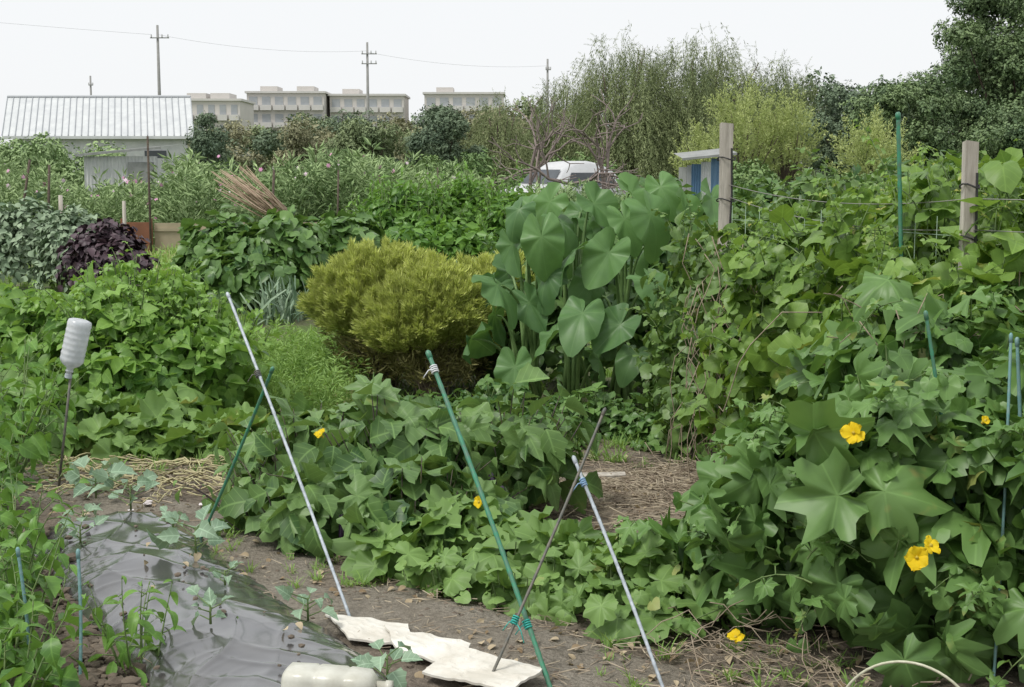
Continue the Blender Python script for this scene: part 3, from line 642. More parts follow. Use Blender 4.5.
# ================================================================== LEFT SIDE
mb=MB()
foliage(mb,TRI+OV,[(-2.65,9.8,.45,.55,.5,.5),(-2.15,9.5,.3,.4,.35,.36),(-3.4,10,.3,.5,.5,.5),(-2.55,9.3,.25,.5,.3,.3)],2300,.14,.5,.36,.5,.65,.5,.5,petiole=.05,tb=.55)
P,q_=shell([(-2.65,9.8,.45,.55,.5,.5),(-2.1,9.6,.3,.4,.35,.4)],110,.9,low=.2);shoots(mb,TRI,P,UP+q_*.6,.27,4,.1,.3,tb=.7)
mb.obj('cowpea_bush',[leafmat('cowpea_leaf',(.05,.14,.025),(.24,.41,.09),.33,.42,'pinnate',4,vamt=.25),M_stem])
mb=MB()
for(x,y,n,L) in[(-2.75,7.5,14,.9),(-2.9,8.2,13,.9),(-2.6,6.8,11,.7),(-3.1,7.6,11,.95),(-2.5,6.1,8,.5),(-3.4,8.8,13,.95)]:
    bush(mb,LANC+OV,x,y,n,.42,L,8,.16,droop=.25,tb=.42,sr=.006)
mb.obj('pepper_plants',[M_pepper,M_stem])
mb=MB()
for(x,y,n,L) in[(-1.82,4.95,12,.62),(-1.72,4.6,12,.5),(-1.98,5.5,11,.66),(-1.62,4.3,9,.4),(-2.2,5.9,9,.55),(-2.0,4.8,11,.66)]:
    bush(mb,OVW+LANC,x,y,n,.42,L,7,.13,droop=.3,tb=.38,sr=.005)
e=empty('tomato_plants');mb.obj('foliage',[M_pepper,M_stem],parent=e)
mb=MB()
bush(mb,LANC,-1.26,4.7,7,.45,.38,6,.11,droop=.15,tb=.6,sr=.004);bush(mb,LANC,-1.05,5.0,3,.4,.14,4,.06,droop=.15,tb=.6,sr=.003)
mb.obj('young_pepper_plant',[M_pepper,M_stem])
BR=[t_ovate(.7,7,.3,d,.6,.16) for d in(.4,1.0)]
for(x,y,s,n) in[(-2.12,7.1,.15,12),(-1.78,6.5,.13,10),(-1.30,5.7,.135,10),(-1.85,5.95,.09,7),(-1.05,4.8,.08,7),(-.74,5.0,.09,8),(-.40,4.4,.10,8),(-1.1,5.3,.06,5),(-2.05,6.65,.08,7),(-1.5,6.15,.07,6)]:
    mb=MB();z=bedz(x,y);a=np.arange(n)*2.4+x*9;h=np.linspace(.2,1,n)
    P0=np.array([x,y,z]);t=np.stack([np.zeros(n)+x,np.zeros(n)+y,z+s*.9*h],1);o=np.stack([np.cos(a),np.sin(a),np.full(n,.5)],1)
    tube(mb,[P0,P0+UP*s*.95],[.005,.003],6,mat=1);q=t+o*s*U(.4,.8,n)[:,None];sticks(mb,t,q,.0025,.002,mat=1)
    for j in range(2):
        m_=np.arange(n)%2==j;scatter(mb,BR[j],q[m_],o[m_]-UP*.2,UP*.8-o[m_]*.3+np.array([0,-.3,0])+rng.normal(0,.4,(m_.sum(),3)),s*U(.5,.95,m_.sum()),U(.2,.8,m_.sum()))
    mb.obj('broccoli_seedling',[M_brass,M_stem])
mb=MB();foliage(mb,OV,[(-6.6,19.5,.5,.7,.7,.75),(-5.85,19,.45,.5,.6,.7),(-7.4,19.6,.5,.7,.7,.7)],5000,.11,.5,.25,.6,.6,.2,tb=.5);mb.obj('sage_bush',[M_sage,M_stem])
mb=MB();foliage(mb,OVW,[(-5.2,18.2,.45,.5,.45,.55),(-5.0,18,.35,.42,.4,.45)],2000,.12,.5,.25,.6,.5,.2,tb=.5);mb.obj('purple_perilla_bush',[M_perilla,M_pstem])
mb=MB();foliage(mb,HEART+OV,[(-3.6,18,.4,.65,.6,.65),(-2.8,17.8,.45,.65,.6,.65),(-2.15,18.2,.5,.5,.5,.6),(-3.1,17.4,.3,.8,.5,.45)],3200,.19,.55,.3,.4,.5,.5,tb=.42);mb.obj('sweet_potato_bush',[M_darkbean,M_stem])
mb=MB();n=120;x=U(-2.85,-2.35,n);y=U(15.5,16.4,n);scatter(mb,BLADE,np.stack([x,y,0*x],1),UP+rng.normal(0,.35,(n,3)),rng.normal(0,1,(n,3)),U(.35,.6,n),R(n),0,'Y');mb.obj('leek_row',[M_leek])
mb=MB();foliage(mb,LANC+CLU,[(-1.5,20,.65,.7,.6,.75),(-.6,20.5,.7,.7,.6,.75),(.1,20,.6,.6,.6,.7),(-1.0,19,.45,.8,.5,.5)],3800,.16,.5,.25,.6,.5,.3,tb=.65)
P,q_=shell([(-1.5,20,.65,.7,.6,.75),(-.6,20.5,.7,.7,.6,.75),(.1,20,.6,.6,.6,.7)],170,.85,low=.2);shoots(mb,LANC,P,UP+q_*.4,.45,6,.14,.2,sr=.008,tb=.65)
mb.obj('tomato_bush',[M_pepper,M_stem])
mb=MB();foliage(mb,TRI+CLU[:1],[(1.6,15,.6,1.0,.7,.85),(2.6,14,.6,1.0,.7,.95),(.6,16,.5,.9,.7,.75),(3.9,13,.7,1.2,.7,1.0),(5.4,13,.8,1.2,.7,1.0)],4500,.18,.5,.25,.6,.5,.3,tb=.4);mb.obj('runner_bean_row',[M_darkbean,M_stem])
mb=MB()
def tufts(x0,x1,y0,y1,n,s,tb=.5,f=None):
    x=U(x0,x1,n);y=U(y0,y1,n)
    k=rng.integers(0,4,n);P=np.stack([x,y,gz(x,y)],1)
    for j in range(4):
        q=k==j;a=U(0,6.28,q.sum());scatter(mb,TUFT[j],P[q],np.stack([np.cos(a),np.sin(a),0*a],1),UP,s*U(.5,1.2,q.sum()),tb+.25*sn(P[q],.7)+U(-.1,.1,q.sum()))
tufts(-9,6,11,20,1900,.18);tufts(-12,10,20,34,2200,.32,.55);tufts(-6.5,-3.2,20,28,1200,.34,.8);tufts(-4.5,1.5,9.8,12,400,.13,.45);tufts(-40,40,34,90,2200,.6,.5)
tufts(-2.6,-1.2,10,13,500,.22,.75);tufts(-.2,1.6,8,9.2,140,.1,.5);tufts(.3,1.4,4.4,6.4,90,.09,.5);tufts(-1.5,.3,5.6,6.4,70,.08,.5);tufts(-3,-1.3,7.6,8.2,70,.1,.5)
mb.obj('grass',[M_grass])
CP=[t_plume(60,.16,.03,.9,.2,i+30,fwd=.5) for i in range(4)]
mb=MB()
n=800;x=U(-2.6,-1.2,n);y=U(9.6,12.4,n);P=np.stack([x,y,gz(x,y)],1);k=rng.integers(0,4,n)
for j in range(4):
    q=k==j;scatter(mb,CP[j],P[q],UP+rng.normal(0,.45,(q.sum(),3)),rng.normal(0,1,(q.sum(),3)),U(.14,.42,q.sum()),U(.2,.9,q.sum())+.3*sn(P[q],2),0,'Y')
mb.obj('carrot_tops',[M_weed])
mb=MB();n=2600;x=U(-17,3,n);y=U(29,36.5,n);P=np.stack([x,y,0*x],1);k=rng.integers(0,4,n);hh=U(1.0,1.8,n)*(1+.12*np.sin(x*1.3))
ra=x/y;hh=np.where((ra>-.315)&(ra<-.24),hh*.72,hh);hh=np.where(ra>-.02,hh*.62,hh)
hh=hh*np.where(R(n)<.12,1.18,1)
for j in range(4):
    q=k==j;scatter(mb,CP[j],P[q],UP+rng.normal(0,.14,(q.sum(),3)),rng.normal(0,1,(q.sum(),3)),np.stack([.8*hh[q],hh[q],.8*hh[q]],1),U(.2,.8,q.sum())+.2*sn(P[q],.5),0,'Y')
q=(R(n)<.12)&(ra<-.01);fp=P[q]+UP*(hh[q]*U(.85,1.12,q.sum()))[:,None]
FL=join([rot(DIA,rz=k*math.pi/3,s=1) for k in range(6)])
m2=q.sum();pk=R(m2)<.65;e=empty('cosmos_field')
for sel,mm in((pk,1),(~pk,2)):scatter(mb,FL,fp[sel],rng.normal(0,1,(sel.sum(),3)),np.array([0,-1,.5])+rng.normal(0,.4,(sel.sum(),3)),U(.04,.065,sel.sum()),.5,mm)
mb.obj('foliage',[M_cosmos,plain('pink_petal',(.65,.25,.45),(.6,.35,.5),5,.7),plain('white_petal',(.75,.65,.72),(.7,.5,.62),5,.7)],parent=e)
mb=MB();n=1500;x=U(-8,9,n);y=U(21,29,n);P=np.stack([x,y,0*x],1);x=P[:,0];ok=(x>-2.2);P=P[ok];n=len(P);k=rng.integers(0,4,n);hh=U(.7,1.2,n)
for j in range(4):
    q=k==j;scatter(mb,CP[j],P[q],UP+rng.normal(0,.15,(q.sum(),3)),rng.normal(0,1,(q.sum(),3)),hh[q],U(.2,.8,q.sum())+.25*sn(P[q],.6),0,'Y')
mb.obj('weed_thicket',[M_hedge])
mb=MB();n=50;C=np.stack([U(-24,-12.5,n),U(41,45,n),U(.4,2.2,n)],1);clumps(mb,CLU,C,.8,180,.16,0);n=16;C=np.stack([U(-12.5,-8,n),U(42,45,n),U(.2,1.3,n)],1);clumps(mb,CLU,C,.6,150,.15,0);mb.obj('hedge',[M_cosmos])
# ================================================================== STRUCTURES
M_wallw=plain('painted_metal_white',(.66,.67,.66),(.52,.54,.54),3,.5);M_roofw=plain('pale_roof_sheet',(.60,.62,.62),(.50,.52,.53),2,.45)
M_rib=plain('roof_rib',(.40,.42,.44),(.36,.38,.40),2,.5);M_dark=plain('window_dark',(.05,.06,.07),(.08,.09,.1),2,.2);M_beige=plain('apartment_wall',(.58,.55,.52),(.52,.50,.47),.3,.85)  # apartment wall colour lightened, distance haze painted in
M_grey=plain('weathered_grey',(.3,.31,.3),(.2,.21,.2),5,.7);M_winf=plain('apartment_window',(.30,.32,.34),(.36,.38,.39),1,.3);M_rail=plain('balcony_rail',(.62,.60,.58),(.55,.54,.52),.5,.8)  # apartment window and rail tones kept pale, low contrast imitates haze
def part(e,name,mat,fn,smooth=False):
    mb=MB();fn(mb);return mb.obj(name,mat,smooth,e)
e=empty('white_roofed_barn')
def bx(f,g,inset=0):
    return (-21.1+inset+f*(7.7-2*inset)-1.6*g, 60+inset+g*(6-2*inset))
def bwall(m):
    P=[bx(0,0,.2),bx(1,0,.2),bx(1,1,.2),bx(0,1,.2)];V=[[p[0],p[1],0] for p in P]+[[p[0],p[1],3.0] for p in P]
    r=bx(1,.5,.2);l=bx(0,.5,.2);V+=[[r[0],r[1],4.65],[l[0],l[1],4.65]]
    m.add(V,[[[0,1,5,4],[1,2,6,5],[2,3,7,6],[3,0,4,7]],[[5,6,8],[7,4,9]]])
part(e,'walls',M_wallw,bwall)
def roof(m):
    q=lambda f,g,z:[*bx(f,g,-.15),z]
    m.add([q(0,0,3.1),q(1,0,3.1),q(1,.5,4.85),q(0,.5,4.85),q(0,1,3.1),q(1,1,3.1),q(0,0,2.98),q(1,0,2.98)],[[[0,1,2,3],[3,2,5,4],[6,7,1,0]]])
part(e,'roof',M_roofw,roof)
def ribs(m):
    for f in np.linspace(0,1,30):
        a=bx(f,0,-.15);b=bx(f,.5,-.15);sticks(m,[[a[0],a[1],3.13]],[[b[0],b[1],4.87]],.02)
    a=bx(0,.5,-.15);b=bx(1,.5,-.15);sticks(m,[[a[0],a[1],4.88]],[[b[0],b[1],4.88]],.06)
part(e,'ribs',M_rib,ribs)
part(e,'windows',M_dark,lambda m:[box(m,a,a+.9,60.14,60.196,1.4,2.5) for a in(-20,-17.6,-15.4)])
e=empty('metal_shed');x0,x1,y0,y1=-11.05,-9.15,37,39
def sw(m):
    xs=np.linspace(x0,x1,43);V=[];
    for i,x in enumerate(xs):
        yy=y0+(.03 if i%2 else 0);V+=[[x,yy,0],[x,yy,2.05]]
    m.add(V,[[[2*i,2*i+2,2*i+3,2*i+1] for i in range(42)]]);box(m,x0,x1,y0+.035,y1,0,2.0)
part(e,'walls',M_wallw,sw);part(e,'roof',M_grey,lambda m:m.add([[x0-.15,y0-.2,2.1],[x1+.15,y0-.2,2.3],[x1+.15,y1+.2,2.4],[x0-.15,y1+.2,2.2],[x0-.15,y0-.2,2.04],[x1+.15,y0-.2,2.24]],[[[0,1,2,3],[4,5,1,0]]]))
part(e,'door',M_grey,lambda m:box(m,x1-.75,x1-.1,y0-.05,y0-.008,.1,1.9))
e=empty('blue_shed');x0,x1,y0,y1=3.05,3.8,25,26.2
def bw(m,a,b,z1):
    xs=np.linspace(a,b,9);V=[]
    for i,x in enumerate(xs):
        yy=y0+(.025 if i%2 else 0);V+=[[x,yy,0],[x,yy,z1]]
    m.add(V,[[[2*i,2*i+2,2*i+3,2*i+1] for i in range(8)]])
M_blue=plain('blue_sheet',(.09,.18,.30),(.13,.23,.34),4,.5)
part(e,'wall_white',M_wallw,lambda m:(bw(m,x0+.25,x0+.42,1.84),bw(m,x0,x0+.08,1.78)));part(e,'wall_blue',M_blue,lambda m:(bw(m,x0+.08,x0+.25,1.8),bw(m,x0+.42,x1,1.9)))
part(e,'frame',M_grey,lambda m:box(m,x0,x1,y0+.04,y1,0,1.75));part(e,'roof',M_grey,lambda m:m.add([[x0-.1,y0-.15,1.9],[x1+.1,y0-.15,2.0],[x1+.1,y1,2.1],[x0-.1,y1,2.0],[x0-.1,y0-.15,1.86],[x1+.1,y0-.15,1.96]],[[[0,1,2,3],[4,5,1,0]]]))
part(None,'brown_fence_panel',plain('rusty_panel',(.27,.11,.06),(.2,.09,.05),4,.8),lambda m:(box(m,-7.65,-7.1,28,28.04,.0,.68),box(m,-7.68,-7.65,27.98,28.06,0,.75),box(m,-7.1,-7.07,27.98,28.06,0,.75)))
part(None,'low_wall',plain('beige_board',(.42,.36,.25),(.36,.3,.2),2,.85),lambda m:([box(m,-7.05+i*.9,-6.17+i*.9,28.1,28.15,0,.66+.01*(i%2)) for i in range(4)],box(m,-7.05,-3.45,28.07,28.097,.5,.56)))
def vpost(x,y,h,r=.03,m=None,lean=0):
    mb=MB();tube(mb,[[x,y,0],[x+lean*.5,y,h*.5],[x+lean,y,h]],[r,r*.95,r*.85],7);mb.obj('stake',m or M_wood)
for(x,y,h,r,l) in[(-7.05,27.8,2.35,.025,0),(-7.55,27.8,1.1,.04,0),(-9.3,28.5,1.8,.03,.1),(-9.0,28.5,1.2,.05,0),(-4.75,28,1.7,.03,.1),(-10.0,28.7,1.9,.03,.35),(-2.5,27,1.6,.02,0),(-.5,26,1.5,.02,.1),(-5.5,27,.9,.03,0),(-3.2,26,1.7,.02,.05),(-1.4,27,1.75,.015,0)]:vpost(x,y,h,r,M_bark if r<.035 else M_wood,l)
mb=MB()
for k in range(46):
    a=np.array([-4.1+U(-.15,.15),26.5+U(-.2,.2),.7+U(-.1,.1)]);b=a+np.array([-1.1-U(-.2,.3),U(-.3,.3),.8+U(-.2,.28)]);tube(mb,[a,(a+b)/2+rng.normal(0,.03,3),b],[.016,.013,.006],4)
mb.obj('stick_bundle',plain('dry_sticks',(.46,.36,.26),(.28,.2,.14),10,.9))
def apartment(x0,x1,y,top,fl,bays,npent=3):
    e=empty('apartment_building');d=12
    part(e,'walls',M_beige,lambda m:(box(m,x0,x1,y,y+d,0,top),[box(m,a,a+3,y+2,y+8,top+.352,top+1.3) for a in np.linspace(x0+2,x1-5,npent)]))
    part(e,'parapet',M_rail,lambda m:box(m,x0-.3,x1+.3,y-.3,y+d+.3,top+.003,top+.35))
    fh=top/fl;bw_=(x1-x0)/bays
    part(e,'windows',M_winf,lambda m:[box(m,x0+b*bw_+.4,x0+(b+1)*bw_-.4,y-.06,y-.005,f*fh+.9,f*fh+fh-.6) for f in range(fl) for b in range(bays)])
    part(e,'balconies',M_rail,lambda m:[box(m,x0+b*bw_+.15,x0+(b+1)*bw_-.15,y-.7,y-.07,f*fh+.05,f*fh+.95) for f in range(1,fl) for b in range(bays)])
apartment(-46,-32.6,250,14.9,5,6,2);apartment(-32,-19.0,253,14.6,5,6,1);apartment(-53.2,-42.5,225,12.4,4,6,2);apartment(-15.5,-1.5,255,15.0,5,6,1);apartment(-58,-54,235,11.6,4,2,1)
M_conc=plain('concrete_pole',(.3,.3,.29),(.24,.24,.23),3,.8);M_ins=plain('insulator',(.5,.5,.5),(.4,.4,.4),3,.4)
def upole(x,y,h,arms=2,w=1.2):
    e=empty('utility_pole');part(e,'shaft',M_conc,lambda m:tube(m,[[x,y,0],[x,y,h*.5],[x,y,h]],[.16,.13,.09],10),True)
    part(e,'crossarms',M_grey,lambda m:[box(m,x-w*.6,x+w,y-.17,y-.1,h-1.0-k*.8,h-.92-k*.8) for k in range(arms)])
    part(e,'insulators',M_ins,lambda m:[tube(m,[[x+s,y-.14,h-.915-k*.8],[x+s,y-.14,h-.7-k*.8]],[.06,.04],6) for k in range(arms) for s in(-w*.5,w*.4,w*.9)])
upole(-26.9,110,12.6,1,.9);upole(-12.0,120,12.2,2,.8);upole(-43.8,150,11.4,1,.3);upole(3.2,130,11.6,1,.3)
mb=MB()
def wire(a,b,sag,r=.009):
    t=np.linspace(0,1,25)[:,None];a=np.array(a,float);b=np.array(b,float);p=a+(b-a)*t;p[:,2]-=4*sag*(t*(1-t))[:,0];tube(mb,p,r,4)
wire((-62,100,14.4),(-27.4,110,11.9),.2);wire((-26.9,110,11.9),(-12.0,120,11.5),.5)
wire((-12.0,120,11.4),(3.2,130,11.0),.5)
mb.obj('power_lines',plain('cable',(.45,.46,.48),(.4,.4,.43),3,.6))
def car():
    e=empty('parked_car')
    prof=[(-2.1,.55,.85),(-2.0,.42,.98),(-1.7,.3,1.05),(-1.25,.28,1.15),(-.7,.28,1.62),(-.2,.28,1.80),(.4,.28,1.84),(1.0,.28,1.76),(1.5,.28,1.58),(1.95,.3,1.2),(2.1,.45,.9)]
    def body(m):
        V=[]
        for(x,zb,zt) in prof:
            belt=min(zt,1.08)
            wt=.78 if zt<1.2 else .62
            V+=[[x,yy,zz] for yy,zz in [(-.8,zb),(-.84,zb+.2),(-.84,belt-.12),(-.8,belt-.02),(-wt,zt-.08),(-wt+.15,zt),(wt-.15,zt),(wt,zt-.08),(.8,belt-.02),(.84,belt-.12),(.84,zb+.2),(.8,zb)]]
        n=12;F=[[i*n+k,(i+1)*n+k,(i+1)*n+(k+1)%n,i*n+(k+1)%n] for i in range(len(prof)-1) for k in range(n)]
        m.add(V,[F,[list(range(n)),[(len(prof)-1)*n+k for k in range(n)][::-1]]])
    def glass(m):
        for s in(-1,1):
            m.add([[-.75,s*.80,1.12],[1.5,s*.80,1.12],[1.2,s*.70,1.5],[-.5,s*.70,1.5]],[[[0,1,2,3]]])
        m.add([[-1.22,-.64,1.2],[-1.22,.64,1.2],[-.78,.54,1.59],[-.78,-.54,1.59]],[[[0,1,2,3]]])
    def wheels(m):
        for x in(-1.35,1.3):
            for s in(-1,1):tube(m,[[x,s*.66,.32],[x,s*.87,.32]],.32,18)
    def hubs(m):
        for x in(-1.35,1.3):
            for s in(-1,1):tube(m,[[x,s*.86,.32],[x,s*.885,.32]],.18,12)
    part(e,'body',plain('silver_paint',(.58,.59,.60),(.52,.53,.54),3,.35,metal=.1),body,True);part(e,'windows',M_dark,glass);part(e,'wheels',M_blk,wheels);part(e,'hubcaps',M_ins,hubs)
    e.location=(1.55,42.0,.12);e.rotation_euler=(0,0,.8)
car()
# ================================================================== TREES
mb=MB()
for mi,(n,xa,xb,ya,yb,za,zb) in enumerate([(75,-25,5,78,90,.8,4.5),(60,-22,9,70,78,.5,3.8),(50,-26,3,72,84,.5,4.1)]):
    C=np.stack([U(xa,xb,n),U(ya,yb,n),za+(zb-za)*R(n)**.6],1);C[:,2]*=(1+.10*np.sin(C[:,0]*.9+mi*2))*np.interp(C[:,0]/C[:,1],[-.3,-.2,-.12,-.06,0],[.85,.84,.92,1.04,1.12]);clumps(mb,CLU,C,1.0*U(.6,1.3,n),260,.19,mi,.8)
mb.obj('distant_tree_belt',[M_far,M_far2,M_far3])
mb=MB();n=100;C=np.stack([U(8,45,n),U(66,85,n),U(.5,5.8,n)],1);clumps(mb,CLU,C,1.5,220,.26,0);n=50;C=np.stack([U(-60,-24,n),U(90,110,n),U(.5,4.2,n)],1);clumps(mb,CLU,C,1.5,150,.3,1);mb.obj('distant_tree_belt',[M_far3,M_far2])
WP=[t_plume(44,.09,.02,.5,.06,i+50,fwd=1.0) for i in range(4)]
def willow(name,x,y,h,rx,ry,n,mat,tb=.45,Ls=(.8,1.9),rz=None,zb=None):
    mb=MB();d=nrm(rng.normal(0,1,(n,3)));d[:,2]=np.abs(d[:,2])
    zb=h*.3 if zb is None else zb
    lob=1+.16*sn(d*3.2,2,x)+.08*np.sin(7*np.arctan2(d[:,1],d[:,0])+x)
    rad=(1-.55*R(n)**1.6)*lob
    P=np.array([x,y,zb])+d*rad[:,None]*np.array([rx,ry,h-zb]);L=U(Ls[0],Ls[1],n);L=np.minimum(L,P[:,2]-.1)
    Y=-UP+d*np.array([.5,.5,0])+rng.normal(0,.16,(n,3));k=rng.integers(0,4,n);ct=.28*sn(P,.9,x)
    for j in range(4):
        q=(k==j)&(L>.3);scatter(mb,WP[j],P[q],Y[q],rng.normal(0,1,(q.sum(),3)),L[q],tb+ct[q]+U(-.15,.15,q.sum()),0,'Y')
    q=rad>.8;m_=q.sum()
    for r_ in range(2):
        scatter(mb,WP[r_],P[q]-UP*.3,d[q]*np.array([1,1,.0])+UP*.1+rng.normal(0,.35,(m_,3)),rng.normal(0,1,(m_,3)),U(.3,.6,m_),tb+ct[q]+U(-.1,.2,m_),0,'Y')
    C=P[rng.integers(0,n,26)];limbs(mb,(x,y,0),zb*1.4,C,.22,n_l=24)
    mb.obj(name,[mat,M_bark])
willow('willow_tree',4.5,60,7.0,2.5,2.2,1700,M_willow,.5);willow('willow_tree',7.9,61,7.3,2.9,2.3,2000,M_willow,.42);willow('willow_tree',2.3,62,5.7,1.8,1.8,900,M_willow,.4);willow('willow_tree',11.6,63,6.6,2.4,2,1100,M_willow,.3)
willow('willow_tree',-.6,57,4.6,1.3,1.2,600,M_willow,.6,(.8,1.8))
UPP=[t_plume(50,.12,.04,.8,.12,i+70,fwd=.8) for i in range(4)]
def plumetree(x,y,h,rx,n,mat,zb=1.2,tb=.45):
    mb=MB();d=nrm(rng.normal(0,1,(n,3)));rad=R(n)**.45*(1+.25*sn(d*2.5,2,x));P=np.array([x,y,(h+zb)/2])+d*rad[:,None]*np.array([rx,rx*.8,(h-zb)/2])
    Y=d*.6+UP*1.0+rng.normal(0,.25,(n,3));k=rng.integers(0,4,n);ok=P[:,2]>.3
    for j in range(4):
        q=(k==j)&ok;scatter(mb,UPP[j],P[q],Y[q],rng.normal(0,1,(q.sum(),3)),U(.4,.9,q.sum()),tb+.25*sn(P[q],1.1)+U(-.15,.15,q.sum()),0,'Y')
    limbs(mb,(x,y,0),zb*1.5,P[rng.integers(0,n,22)],.12,n_l=20);mb.obj('yellow_green_tree',[mat,M_bark])
plumetree(7.1,44,4.0,1.0,300,M_yellowtree);plumetree(8.5,44.5,3.6,.8,220,M_yellowtree,tb=.35);plumetree(10.6,42,2.9,.9,230,M_yellowtree,.6);plumetree(6.0,46,2.6,.6,120,M_yellowtree,1,.3)
tree('broadleaf_tree',20.3,58,9.8,3.3,2.6,5.8,3.8,64,1.1,330,.17,M_broad,.22,tb=.5)
tree('broadleaf_tree',24.5,60,9.5,3.0,2.6,5.6,3.8,44,1.1,300,.17,M_broad,.22)
tree('broadleaf_tree',14.8,50,6.0,2.4,2.0,3.3,2.0,50,.7,280,.13,M_broad,.16,tb=.55)
tree('broadleaf_tree',12.2,52,5.2,1.5,1.6,2.8,1.6,24,.75,260,.14,M_far3,.14)
tree('broadleaf_tree',17.6,50,4.2,2.0,2.0,2.2,1.4,30,.7,240,.14,M_broad,.14)
tree('broadleaf_tree',-11.4,54,4.0,.7,.9,2.3,1.4,16,.5,220,.11,M_far3,.1)
tree('broadleaf_tree',-2.6,55,4.2,1.3,1.3,2.5,1.5,24,.6,240,.12,M_far3,.12)
tree('broadleaf_tree',-5.6,58,3.8,1.8,1.3,2.2,1.4,24,.65,220,.12,M_far,.12)
tree('broadleaf_tree',-8.6,60,3.9,1.5,1.3,2.3,1.5,22,.65,220,.13,M_far2,.12)
mb=MB()
def branch(p,d,L,r,dep):
    q=p+d*L;mid=(p+q)/2+rng.normal(0,.06*L,3);tube(mb,[p,mid,q],[r,r*.85,r*.7],5,cap=False)
    if dep==0:return
    for k in range(3 if dep>1 else 2):branch(q if k<2 else mid,nrm(d+rng.normal(0,.55,3)+UP*.08),L*U(.6,.85),r*.66,dep-1)
for x in(1.3,.6,2.2):branch(np.array([x,38.,0.]),nrm(np.array([U(-.2,.2),0,1.])),1.35,.07,4)
mb.obj('bare_tree',plain('grey_bark',(.28,.23,.21),(.19,.15,.14),10,.9))
mb=MB();n=60;C=np.stack([U(4,18,n),U(33,39,n),U(.3,1.5,n)],1);clumps(mb,CLU,C,.7,150,.14,0);n=26;C=np.stack([U(-3,3.5,n),U(46,51,n),U(.3,2.0,n)],1);clumps(mb,CLU,C,.7,150,.14,0);n=16;C=np.stack([U(-1,3.2,n),U(36,38,n),U(.2,.75,n)],1);clumps(mb,CLU,C,.45,150,.11,0);mb.obj('hedge',[M_hedge])
# ================================================================== SMALL OBJECTS
e=empty('bottle_on_stick')
part(e,'stick',M_pdark,lambda m:tube(m,[[-2.38,7.3,0],[-2.33,7.3,.35],[-2.285,7.3,.66]],.007,7),True)
def lathe(m,prof,c,ax,seg=24,tint=.5):
    ax=nrm(np.array(ax,float));A=nrm(np.cross(ax,[0,1,0]));B=np.cross(ax,A);V=[];c=np.array(c,float)
    for(h,r) in prof:
        for k in range(seg):
            a=2*math.pi*k/seg;rr=r*(1-.06*(abs(math.cos(2*a))<.4));V.append(c+ax*h+rr*(math.cos(a)*A+math.sin(a)*B))
    n=len(prof);m.add(V,[[[i*seg+k,i*seg+(k+1)%seg,(i+1)*seg+(k+1)%seg,(i+1)*seg+k] for i in range(n-1) for k in range(seg)],],tint);m.add([V[(n-1)*seg+k] for k in range(seg)],[[list(range(seg))]])
def bottle(m):
    pr=[(0,.016),(.02,.016),(.022,.02),(.03,.02),(.032,.016),(.045,.02),(.06,.045),(.08,.06)]
    for k in range(6):
        z=.09+k*.03;pr+=[(z,.062),(z+.008,.060),(z+.02,.060),(z+.027,.062)]
    pr+=[(.28,.062),(.295,.058),(.3,.045)]
    lathe(m,pr,(-2.30,7.3,.64),(.25,0,1))
M_bot=plain('bottle_plastic',(.78,.80,.82),(.55,.59,.62),25,.15,.15,trans=.4);part(e,'bottle',M_bot,bottle,True)
part(e,'cap',M_pwhite,lambda m:lathe(m,[(0,.019),(.02,.019)],(-2.302,7.3,.63),(.25,0,1)),True)
M_cloth=plain('cream_sheet',(.74,.72,.66),(.55,.52,.45),7,.85,.15)
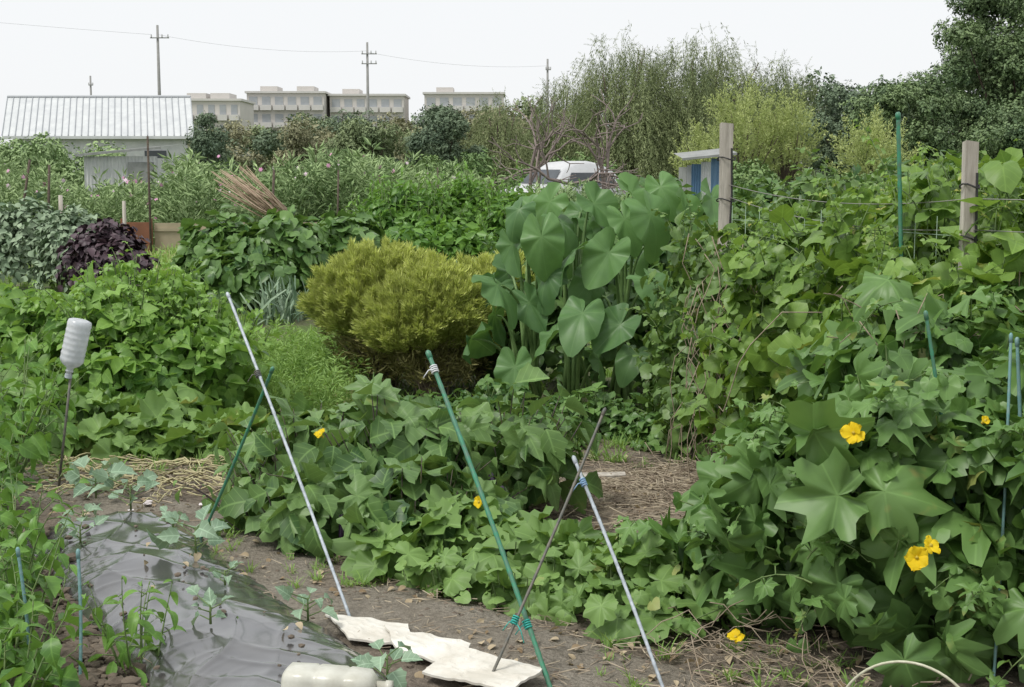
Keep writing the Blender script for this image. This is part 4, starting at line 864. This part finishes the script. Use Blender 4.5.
def sheet(pts0,pts1,h,n=40,m=22):
    mb=MB();t=np.linspace(0,1,n)[:,None,None];s=np.linspace(0,1,m)[None,:,None];a0,a1=map(lambda q:np.array(q,float),pts0);b0,b1=map(lambda q:np.array(q,float),pts1)
    G=(a0*(1-t)+a1*t)*(1-s)+(b0*(1-t)+b1*t)*s;x=G[...,0]+.005*np.sin(G[...,1]*31);y=G[...,1]+.004*np.sin(G[...,0]*57);p=np.stack([x,y,0*x],-1)
    z=gz(x,y)+h+.006*sn(p,7,3)+.005*(1-np.abs(sn(p,13,1)))**3;i=np.arange(n-1)[:,None]*m+np.arange(m-1)[None];F=np.stack([i,i+1,i+m+1,i+m],-1).reshape(-1,4)
    top=np.stack([x,y,z],-1).reshape(-1,3);mb.add(top,[F]);
    bd=list(range(m))+[r*m+m-1 for r in range(1,n)]+[(n-1)*m+k for k in range(m-2,-1,-1)]+[r*m for r in range(n-2,0,-1)]
    lo=top[bd].copy();lo[:,2]-=.008;L=len(bd);mb.add(np.concatenate([top[bd],lo]),[[[k,(k+1)%L,L+(k+1)%L,L+k] for k in range(L)]]);mb.obj('flattened_paper_sack',M_cloth,False)
sheet(((-.70,5.15),(-.38,5.06)),((-.58,4.88),(-.33,4.82)),.028);sheet(((-.46,5.0),(-.14,4.82)),((-.40,4.74),(-.18,4.62)),.043);sheet(((-.2,4.76),(.11,4.58)),((-.30,4.55),(.0,4.36)),.058)
e=empty('plastic_jug')
def jug(m):
    V=[];secs=[(-.17,.03),(-.165,.06),(-.15,.075),(-.06,.078),(-.05,.073),(-.04,.078),(.05,.078),(.06,.073),(.07,.078),(.14,.075),(.165,.05),(.17,.03)]
    n=20
    for(x,r) in secs:
        for k in range(n):
            a=2*math.pi*k/n;c,s=math.cos(a),math.sin(a);q=.5;V.append([x,math.copysign(abs(c)**q,c)*r,math.copysign(abs(s)**q,s)*r*.95])
    m.add(V,[[[i*n+k,i*n+(k+1)%n,(i+1)*n+(k+1)%n,(i+1)*n+k] for i in range(len(secs)-1) for k in range(n)],[list(range(n))[::-1],[(len(secs)-1)*n+k for k in range(n)]]])
M_jug=plain('jug_plastic',(.70,.70,.62),(.52,.51,.43),9,.3,.1,trans=.15)
part(e,'body',M_jug,jug,True);part(e,'neck',M_jug,lambda m:tube(m,[[.165,0,.02],[.2,0,.02],[.201,0,.02],[.225,0,.02]],[.022,.022,.027,.027],12),True);e.location=(-.56,4.22,.115);e.rotation_euler=(0,.05,-.1);e.scale=(.86,.86,.86)
part(None,'wooden_board',M_wood,lambda m:m.add([[.28,7.55,.05],[.62,7.6,.05],[.62,7.67,.055],[.28,7.63,.055],[.28,7.55,.025],[.62,7.6,.025]],[[[0,1,2,3],[4,5,1,0]]]))
mb=MB();n=16;scatter(mb,CLOD[0],np.stack([rng.normal(-1.9,.35,n),rng.normal(7.35,.2,n),np.full(n,.03)],1),rng.normal(0,1,(n,3)),UP,np.stack([U(.01,.03,n),U(.01,.03,n),np.full(n,.006)],1),.5);mb.obj('paper_scraps',plain('scrap_white',(.7,.65,.66),(.55,.5,.5),10,.8),False)
